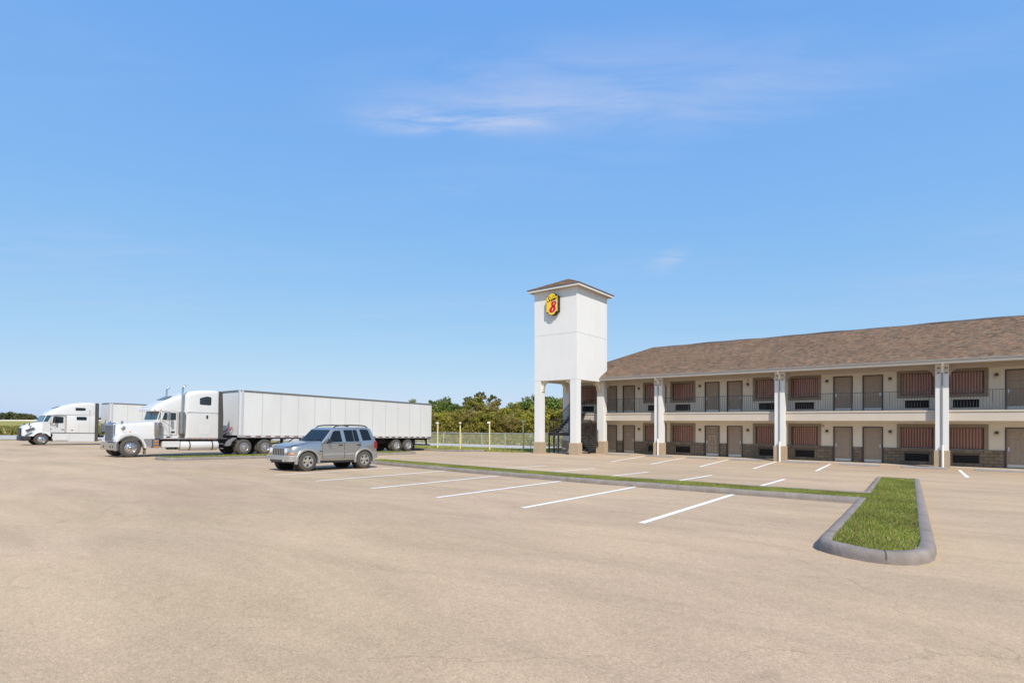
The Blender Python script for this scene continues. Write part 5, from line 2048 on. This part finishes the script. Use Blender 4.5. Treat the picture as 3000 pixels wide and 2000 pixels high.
for s in (1, -1):
    for y in (0, 2.60):
        fl = MB()
        arc = [(y + .515 * math.cos(R(a)), .37 + .50 * math.sin(R(a))) for a in range(-12, 193, 12)]
        arc2 = [(y + .425 * math.cos(R(a)), .37 + .41 * math.sin(R(a))) for a in range(192, -13, -12)]
        fl.prism(arc + arc2, 'x', *sorted((s * .80, s * .925)))
        fl.build('fender_flare', JEEPL, J, bevel=0.022, seg=3, smooth=35)
        MB().tube((s * .55, y, .37), (s * .80, y, .37), .425, 24).build('wheel_well', FRAMEB, J)
    for (nm, pts) in (('front_door', [(.64, .46), (1.60, .46), (1.60, 1.07), (.60, 1.04)]), ('rear_door', [(1.625, .46), (2.08, .46), (2.14, .70), (2.36, .93), (2.42, 1.085), (1.625, 1.075)])):
        d_ = MB().prism(round_poly(pts, .03), 'x', *sorted((s * .86, s * .893)))
        do = d_.build(nm, JEEPP, J, bevel=0.006)
        MB().prism(round_poly(offset_poly(pts, -.012), .035), 'x', *sorted((s * .86, s * .8885))).build('door_seal', SEAL, do)
        hy = 1.42 if nm[0] == 'f' else 2.30
        MB().box(*sorted((s * .892, s * .918)), hy - .09, hy + .09, .965, 1.01).build('handle', BLACKP, do, bevel=0.012)
        MB().box(*sorted((s * .89, s * .912)), .66 if nm[0] == 'f' else 1.635, 1.59 if nm[0] == 'f' else 2.06, .575, .665).build('side_molding', JEEPL, do, bevel=0.012)
    MB().box(*sorted((s * .70, s * .865)), .46, 2.14, .29, .40).build('sill', BLACKP, J, bevel=0.02)
    MB().box(*sorted((s * .885, s * .893)), .50, .62, .74, .77).build('badge', BLACKP, J)
    mi = MB()
    mi.box(*sorted((s * .93, s * 1.10)), .78, .88, 1.08, 1.24)
    mo = mi.build('door_mirror', BLACKP, J, bevel=0.035, seg=3, smooth=40)
    MB().box(*sorted((s * .85, s * .95)), .80, .87, 1.08, 1.13).build('mirror_foot', BLACKP, mo)
    MB().box(*sorted((s * .765, s * .868)), 3.10, 3.262, .84, 1.13).build('tail_light', RED, J, bevel=0.02)
    rk = MB()
    rk.path([(s * .62, 1.25, 1.66), (s * .62, 1.36, 1.745), (s * .62, 1.6, 1.775), (s * .62, 2.1, 1.795), (s * .62, 2.6, 1.79), (s * .62, 2.80, 1.765), (s * .62, 2.90, 1.69)], .026, 8)
    rk.build('roof_rail', BLACKP, J, smooth=50)
    for y in (0, 2.60):
        w = MB()
        w.lathe([(.215, -.10), (.235, -.118), (.30, -.125), (.345, -.11), (.366, -.08), (.37, -.05), (.37, -.012), (.362, -.01), (.362, .01), (.37, .012), (.37, .05), (.366, .08), (.345, .11), (.30, .125), (.235, .118), (.215, .10)], (0, 0, 0), 'x', 36, caps=False)
        wo = w.build('wheel', TREAD, J, smooth=35, loc=(s * .78, y, .37))
        e = .105 * s
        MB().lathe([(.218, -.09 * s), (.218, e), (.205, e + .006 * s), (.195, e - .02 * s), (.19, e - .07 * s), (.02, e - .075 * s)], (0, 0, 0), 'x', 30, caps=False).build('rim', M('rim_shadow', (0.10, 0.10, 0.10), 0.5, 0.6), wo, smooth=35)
        MB().lathe([(.222, e - .01 * s), (.221, e + .008 * s), (.192, e + .008 * s), (.190, e - .02 * s)], (0, 0, 0), 'x', 30, caps=False).build('rim_lip', DULLAL, wo, smooth=35)
        sp = MB()
        for i in range(5):
            t = 2 * math.pi * i / 5 + .3
            ct, st_ = math.cos(t), math.sin(t)
            pts = [(.03, -.045), (.20, -.062), (.20, .062), (.03, .045)]
            sp.loft([[(e - .03 * s, u * ct - v * st_, u * st_ + v * ct) for u, v in pts], [(e - .004 * s, u * ct - v * .8 * st_, u * st_ + v * .8 * ct) for u, v in pts]])
        sp.build('spoke', M('alloy_rim', (0.50, 0.46, 0.40), 0.4, 0.6), wo)
        MB().lathe([(.075, e - .03 * s), (.07, e + .008 * s), (.03, e + .014 * s)], (0, 0, 0), 'x', 16).build('hub_cap', M('alloy_rim', (0, 0, 0)), wo, smooth=40)
for y in (0, 2.60):
    MB().tube((-.75, y, .36), (.75, y, .36), .06).build('axle', FRAMEB, J)

# ------------------------------------------------------------------ yellow light posts and chain-link fence
post_info = [(-38.4, 37.9, 'leftmost of the four, just right of the trailer'), (-35.4, 38.0, 'second from the trailer, square lamp head seen from the front'),
             (-31.35, 37.6, 'third from the trailer, with a flared foot'), (-27.05, 37.0, 'nearest the tower, its lower half in shade')]
for i, (x, y, t) in enumerate(post_info):
    p = tag(empty('light_post', (x, y, gz(x, y) - .03), (R(rnd.uniform(-.4, .4)), R(rnd.uniform(-.4, .4)), R((-20, 35, -60, 20)[i]))), 'slim pale yellow light post, ' + t, 'post', 'yellow light posts by the fence')
    MB().tube((0, 0, -.1), (0, 0, 2.52), .068, 14).build('pole', YELLOW, p, smooth=40)
    MB().lathe([(.12, 0), (.12, .05), (.07, .12)], (0, 0, 0), 'z', 14).build('foot', YELLOW, p, smooth=30)
    h = MB()
    h.box(-.11, .11, -.20, .08, 2.50, 2.66)
    ho = h.build('lamp_head', WHITEP, p, bevel=0.02)
    MB().box(-.085, .085, -.205, -.201, 2.52, 2.62).build('lens', LAMPG, ho)

fx0, fx1, FYc = -61.0, -22.5, 43.8
fence = tag(empty('chain_link_fence', (-42, FYc, gz(-42, FYc))), 'low galvanised chain-link fence along the back of the lot', 'fence')


def at_fence(o):
    o.parent = fence
    o.matrix_parent_inverse = Matrix.Translation((42, -FYc, -gz(-42, FYc)))
    return o


def ftop(x):
    return gz(x, FYc) + 1.6


posts = [-61, -58, -55, -52, -49, -46, -43.4, -40.6, -37.6, -34.4, -31.1, -28, -25.2, -22.5]
for a, b in zip(posts, posts[1:]):
    at_fence(MB().tube((a, FYc, ftop(a)), (b, FYc, ftop(b)), .032, 8).build('top_rail', GALV, smooth=40))
for x in posts:
    at_fence(MB().tube((x, FYc, gz(x, FYc) - .2), (x, FYc, ftop(x) + .03), .042, 8).build('post', GALV, smooth=40))
wires = MB()
w_ = 0.0026
x = fx0
while x < fx1:
    for d in (1, -1):
        xa, xb = x, x + d * 1.5
        if not (fx0 <= xb <= fx1):
            continue
        za, zb_ = gz(xa, FYc) + .03, gz(xb, FYc) + 1.58
        y_ = FYc - .03 + d * .003
        wires.add([(xa - w_, y_, za), (xa + w_, y_, za), (xb + w_, y_, zb_), (xb - w_, y_, zb_), (xa, y_ + .005, za), (xb, y_ + .005, zb_)],
                  [(0, 1, 2, 3), (1, 4, 5, 2), (4, 0, 3, 5)])
    x += 0.075
wo = at_fence(wires.build('wire_mesh', GALV))
wo['kind'] = 'stuff'

# ------------------------------------------------------------------ trees


def crown_mesh(name, rx, rz, zc, nblob, leaves, size, pal, seed, sparse=0.0, flat=1.0):
    rg = np.random.default_rng(seed)
    # clump centres spread through the crown
    d = rg.normal(size=(nblob, 3))
    d /= np.linalg.norm(d, axis=1)[:, None]
    rad = rg.uniform(0.25, 1.0, nblob) ** 0.6
    cen = d * rad[:, None] * np.array([rx, rx, rz]) * 0.86 + np.array([0, 0, zc])
    br = rg.uniform(0.16, 0.34, nblob) * min(rx, rz) * (1 - 0.4 * sparse)
    tone = rg.uniform(0.78, 1.15, nblob)
    pidx = rg.integers(0, len(pal), nblob)
    n = leaves
    bi = rg.integers(0, nblob, n)
    u = rg.normal(size=(n, 3))
    u /= np.linalg.norm(u, axis=1)[:, None]
    pos = cen[bi] + u * (br[bi] * rg.uniform(0.55, 1.1, n))[:, None] * np.array([1.15, 1.15, 0.9])
    a = rg.normal(size=(n, 3))
    a /= np.linalg.norm(a, axis=1)[:, None]
    b = np.cross(a, rg.normal(size=(n, 3)))
    b /= np.linalg.norm(b, axis=1)[:, None]
    s = size * rg.uniform(0.5, 1.3, n)[:, None]
    v = np.concatenate([pos - a * s - b * s * .1, pos + b * s * .55 + a * s * .1, pos + a * s, pos - b * s * .5])
    i = np.arange(n)
    f = np.stack([i, i + n, i + 2 * n, i + 3 * n], 1)
    c = np.array(pal)[pidx[bi]] * tone[bi][:, None] * rg.uniform(0.75, 1.25, (n, 1))
    pick = rg.random(n) < 0.2
    c[pick] = np.array(pal)[rg.integers(0, len(pal), pick.sum())]
    return np_mesh(name, v, f, LEAF, c)


def trunk_mesh(h, r_, seed, rx, zc, rz):
    rg = random.Random(seed)
    mb = MB()
    top = Vector((rg.uniform(-.3, .3), rg.uniform(-.3, .3), zc + rz * .3))
    mb.path([(0, 0, -.3), (top.x * .3, top.y * .3, zc * .35), (top.x * .6, top.y * .5, zc * .7), tuple(top)], [r_, r_ * .8, r_ * .6, r_ * .15], 7)
    for i in range(9):
        t = rg.uniform(.25, .9)
        b = Vector((top.x * .5 * t, top.y * .5 * t, zc * .25 + (top.z - zc * .25) * t))
        a = rg.uniform(0, 6.28)
        l = rx * rg.uniform(.5, .85)
        e = b + Vector((math.cos(a) * l, math.sin(a) * l, rz * rg.uniform(.2, .7)))
        mb.path([tuple(b), tuple(b.lerp(e, .5) + Vector((0, 0, .15))), tuple(e)], [r_ * .4, r_ * .25, r_ * .06], 5)
    return mb.mesh('trunk', BARK, smooth=50)


OLIVE = [(0.29, 0.27, 0.045), (0.36, 0.31, 0.06), (0.22, 0.23, 0.04), (0.32, 0.25, 0.07)]
YELG = [(0.36, 0.33, 0.05), (0.30, 0.30, 0.045), (0.39, 0.33, 0.06), (0.25, 0.26, 0.04)]
RUST = [(0.33, 0.24, 0.09), (0.29, 0.255, 0.07), (0.37, 0.29, 0.11), (0.23, 0.22, 0.055)]
GRN = [(0.13, 0.21, 0.04), (0.18, 0.25, 0.05), (0.11, 0.16, 0.035), (0.22, 0.24, 0.05)]
protos = {}


def proto(key, *a, **k_):
    if key not in protos:
        protos[key] = (crown_mesh('crown', *a, **k_), trunk_mesh(0, k_.get('tr', .2) if False else .2, hash(key) % 99, a[0], a[2], a[1]))
    return protos[key]


BASIC = []
for i, (nm, pal) in enumerate((('olive', OLIVE), ('yellow-green', YELG), ('russet', RUST), ('green', GRN))):
    for v in range(2):
        rx, rz, zc = (2.9, 2.6, 2.9) if v == 0 else (2.4, 3.0, 3.6)
        BASIC.append((nm, v, crown_mesh('crown', rx, rz, zc, 75, 7500, .175, pal, 20 + i * 2 + v), trunk_mesh(0, .16, 30 + i * 2 + v, rx, zc, rz)))


def place_tree(name, label, cat, crown, trunk, x, y, sc, group, rz=None, base=None):
    t = tag(empty(name, (x, y, (gz(x, y) if base is None else base) - .05), (0, 0, rnd.uniform(0, 6.28) if rz is None else rz)), label, cat, group)
    t.scale = (sc, sc, sc * rnd.uniform(.92, 1.1))
    link('trunk', trunk, t)
    link('crown', crown, t)
    return t


def at_px(px, d):
    """ground position seen at picture column px and distance d along the lens axis"""
    lat = (px - 1500) / 1556 * d
    return 0.7944 * lat - 0.6074 * d, 0.6074 * lat + 0.7944 * d


ordn = ['first', 'second', 'third', 'fourth', 'fifth', 'sixth', 'seventh', 'eighth', 'ninth', 'tenth', 'eleventh', 'twelfth', 'thirteenth', 'fourteenth', 'fifteenth', 'sixteenth', 'seventeenth', 'eighteenth', 'nineteenth', 'twentieth']
# front row of the thicket: columns, scale, tint index
front = [(1010, .8, 1), (1060, .85, 4), (1110, .8, 2), (1160, .85, 0), (1205, .8, 4), (1248, .95, 4), (1290, .85, 2), (1335, .95, 0), (1378, .9, 4), (1420, .95, 2), (1462, .8, 0), (1500, .85, 4), (1540, .95, 2), (1580, .9, 3), (1622, .95, 2), (1664, .95, 4), (1706, .9, 0), (1750, .95, 2)]
for i, (px, sc, ti) in enumerate(front):
    x, y = at_px(px, 121 + rnd.uniform(-2, 2))
    nm, v, cr, tr = BASIC[ti]
    place_tree('scrub_tree', 'bushy %s tree, %s from left in the thicket\'s front row' % (nm, ordn[i]), 'tree', cr, tr, x, y, sc * 1.18, 'front row of the thicket behind the fence')
back = [(1030, .9, 3), (1090, .9, 7), (1150, .85, 1), (1205, .95, 7), (1262, .98, 6), (1305, 1.10, 7), (1345, 1.0, 6), (1392, 1.0, 1), (1440, .95, 5), (1480, .84, 3), (1512, .86, 1), (1552, 1.02, 7), (1600, 1.12, 6), (1640, .95, 5), (1690, 1.05, 7), (1740, 1.0, 3)]
for i, (px, sc, ti) in enumerate(back):
    x, y = at_px(px, 128 + rnd.uniform(-2, 2))
    nm, v, cr, tr = BASIC[ti]
    place_tree('thicket_tree', '%s tree, %s from left in the thicket\'s taller back row' % (nm, ordn[i]), 'tree', cr, tr, x, y, sc * 1.38, 'back row of the thicket behind the fence')
def brush(name, label, px0, px1, d, h, n, pal, seed):
    rg = np.random.default_rng(seed)
    px = rg.uniform(px0, px1, n)
    dd = d + rg.uniform(-3.0, 3.0, n)
    lat = (px - 1500) / 1556 * dd
    x, y = 0.7944 * lat - 0.6074 * dd, 0.6074 * lat + 0.7944 * dd
    top = h * (0.65 + 0.35 * np.sin(px * 0.09) * np.sin(px * 0.031 + 1))
    z = gzv(x, y) + top * rg.uniform(0, 1, n) ** 0.8
    pos = np.stack([x, y, z], 1)
    a = rg.normal(size=(n, 3))
    a /= np.linalg.norm(a, axis=1)[:, None]
    b = np.cross(a, rg.normal(size=(n, 3)))
    b /= np.linalg.norm(b, axis=1)[:, None]
    s = 0.24 * rg.uniform(0.5, 1.3, n)[:, None]
    v = np.concatenate([pos - a * s, pos + b * s * .55, pos + a * s, pos - b * s * .5])
    i = np.arange(n)
    c = np.array(pal)[rg.integers(0, len(pal), n)] * rg.uniform(.6, 1.2, (n, 1))
    return tag(link(name, np_mesh(name, v, np.stack([i, i + n, i + 2 * n, i + 3 * n], 1), LEAF, c)), label, 'brush', kind='stuff')


brush('undergrowth', 'tangled olive undergrowth at the foot of the thicket', 960, 1800, 122, 3.0, 30000, OLIVE + RUST, 41)
DUSK = [(0.16, 0.16, 0.055), (0.21, 0.18, 0.07), (0.13, 0.15, 0.045)]
for i, (px, h, lab) in enumerate(((1372, 10.0, 'tall thin see-through tree standing out left above the thicket'), (1407, 10.6, 'tallest sparse tree rising out of the middle of the thicket'), (1445, 9.4, 'dark open-crowned tree just right of the tallest one in the thicket'), (1280, 8.8, 'dark green tree standing out above the thicket next to the trailer'), (1547, 9.2, 'narrow dark green tree above the thicket left of the tower leg'), (1603, 9.6, 'dark green treetop seen between the tower legs'))):
    x, y = at_px(px, 133)
    dark = i in (0, 1, 2)
    cr = crown_mesh('crown', (2.3, 1.6, 2.2, 2.6, 1.5, 2.0)[i], h * .2, h * .8, 26 if dark else 36, 1500 if dark else 2600, .2, DUSK if dark else GRN, 60 + i, .5)
    place_tree('tall_tree', lab, 'tree', cr, trunk_mesh(0, .16, 70 + i, 1.8, h * .8, h * .2), x, y, 1.0, None)

# far left: road bank, pale barrier and distant trees
p0, p1 = Vector(at_px(-900, 285)), Vector(at_px(820, 345))
dv = (p1 - p0)
nv = Vector((-dv.y, dv.x)).normalized()
bank = MB()
prof = [(-26, -2.4), (-8, 1.0), (8, 1.0), (26, -2.4)]
bank.loft([[(q.x + nv.x * a, q.y + nv.y * a, z) for a, z in prof] for q in (p0, p1)])
tag(bank.build('embankment', FIELD), kind='structure')
bar_ = MB()
prof = [(-.3, .98), (-.25, 1.25), (-.1, 1.62), (.1, 1.62), (.25, 1.25), (.3, .98)]
s_ = -1 if (p0 + nv * 8).length > (p0 - nv * 8).length else 1
bar_.loft([[(q.x + nv.x * (a + s_ * 7), q.y + nv.y * (a + s_ * 7), z) for a, z in prof] for q in (p0, p1)])
tag(bar_.build('road_barrier', M('barrier_concrete', (0.60, 0.58, 0.54), 0.9, var=0.1, vscale=.2)), 'long low pale concrete barrier along the far road at the left horizon', 'barrier')
FARP = [(0.11, 0.13, 0.06), (0.14, 0.15, 0.06), (0.17, 0.155, 0.07)]
farc = [crown_mesh('crown', 7.0, 4.2, 5.6, 60, 3800, .5, FARP, 90 + i) for i in range(3)]
fart = [trunk_mesh(0, .35, 95 + i, 7, 5.6, 4.2) for i in range(3)]
fars = [(-70, 390, 1.0), (-25, 400, .9), (18, 385, 1.05), (45, 410, .75), (66, 380, .95), (84, 390, .8), (120, 430, .62), (165, 430, .6), (210, 440, .6), (255, 430, .62), (300, 440, .6), (345, 430, .62), (395, 440, .6), (450, 430, .6)]
for i, (px, d, sc) in enumerate(fars):
    x, y = at_px(px, d)
    place_tree('distant_tree', 'distant dark green tree on the left horizon, %s from the left' % ordn[i], 'tree', farc[i % 3], fart[i % 3], x, y, sc, 'distant trees on the left horizon', base=-2.0)
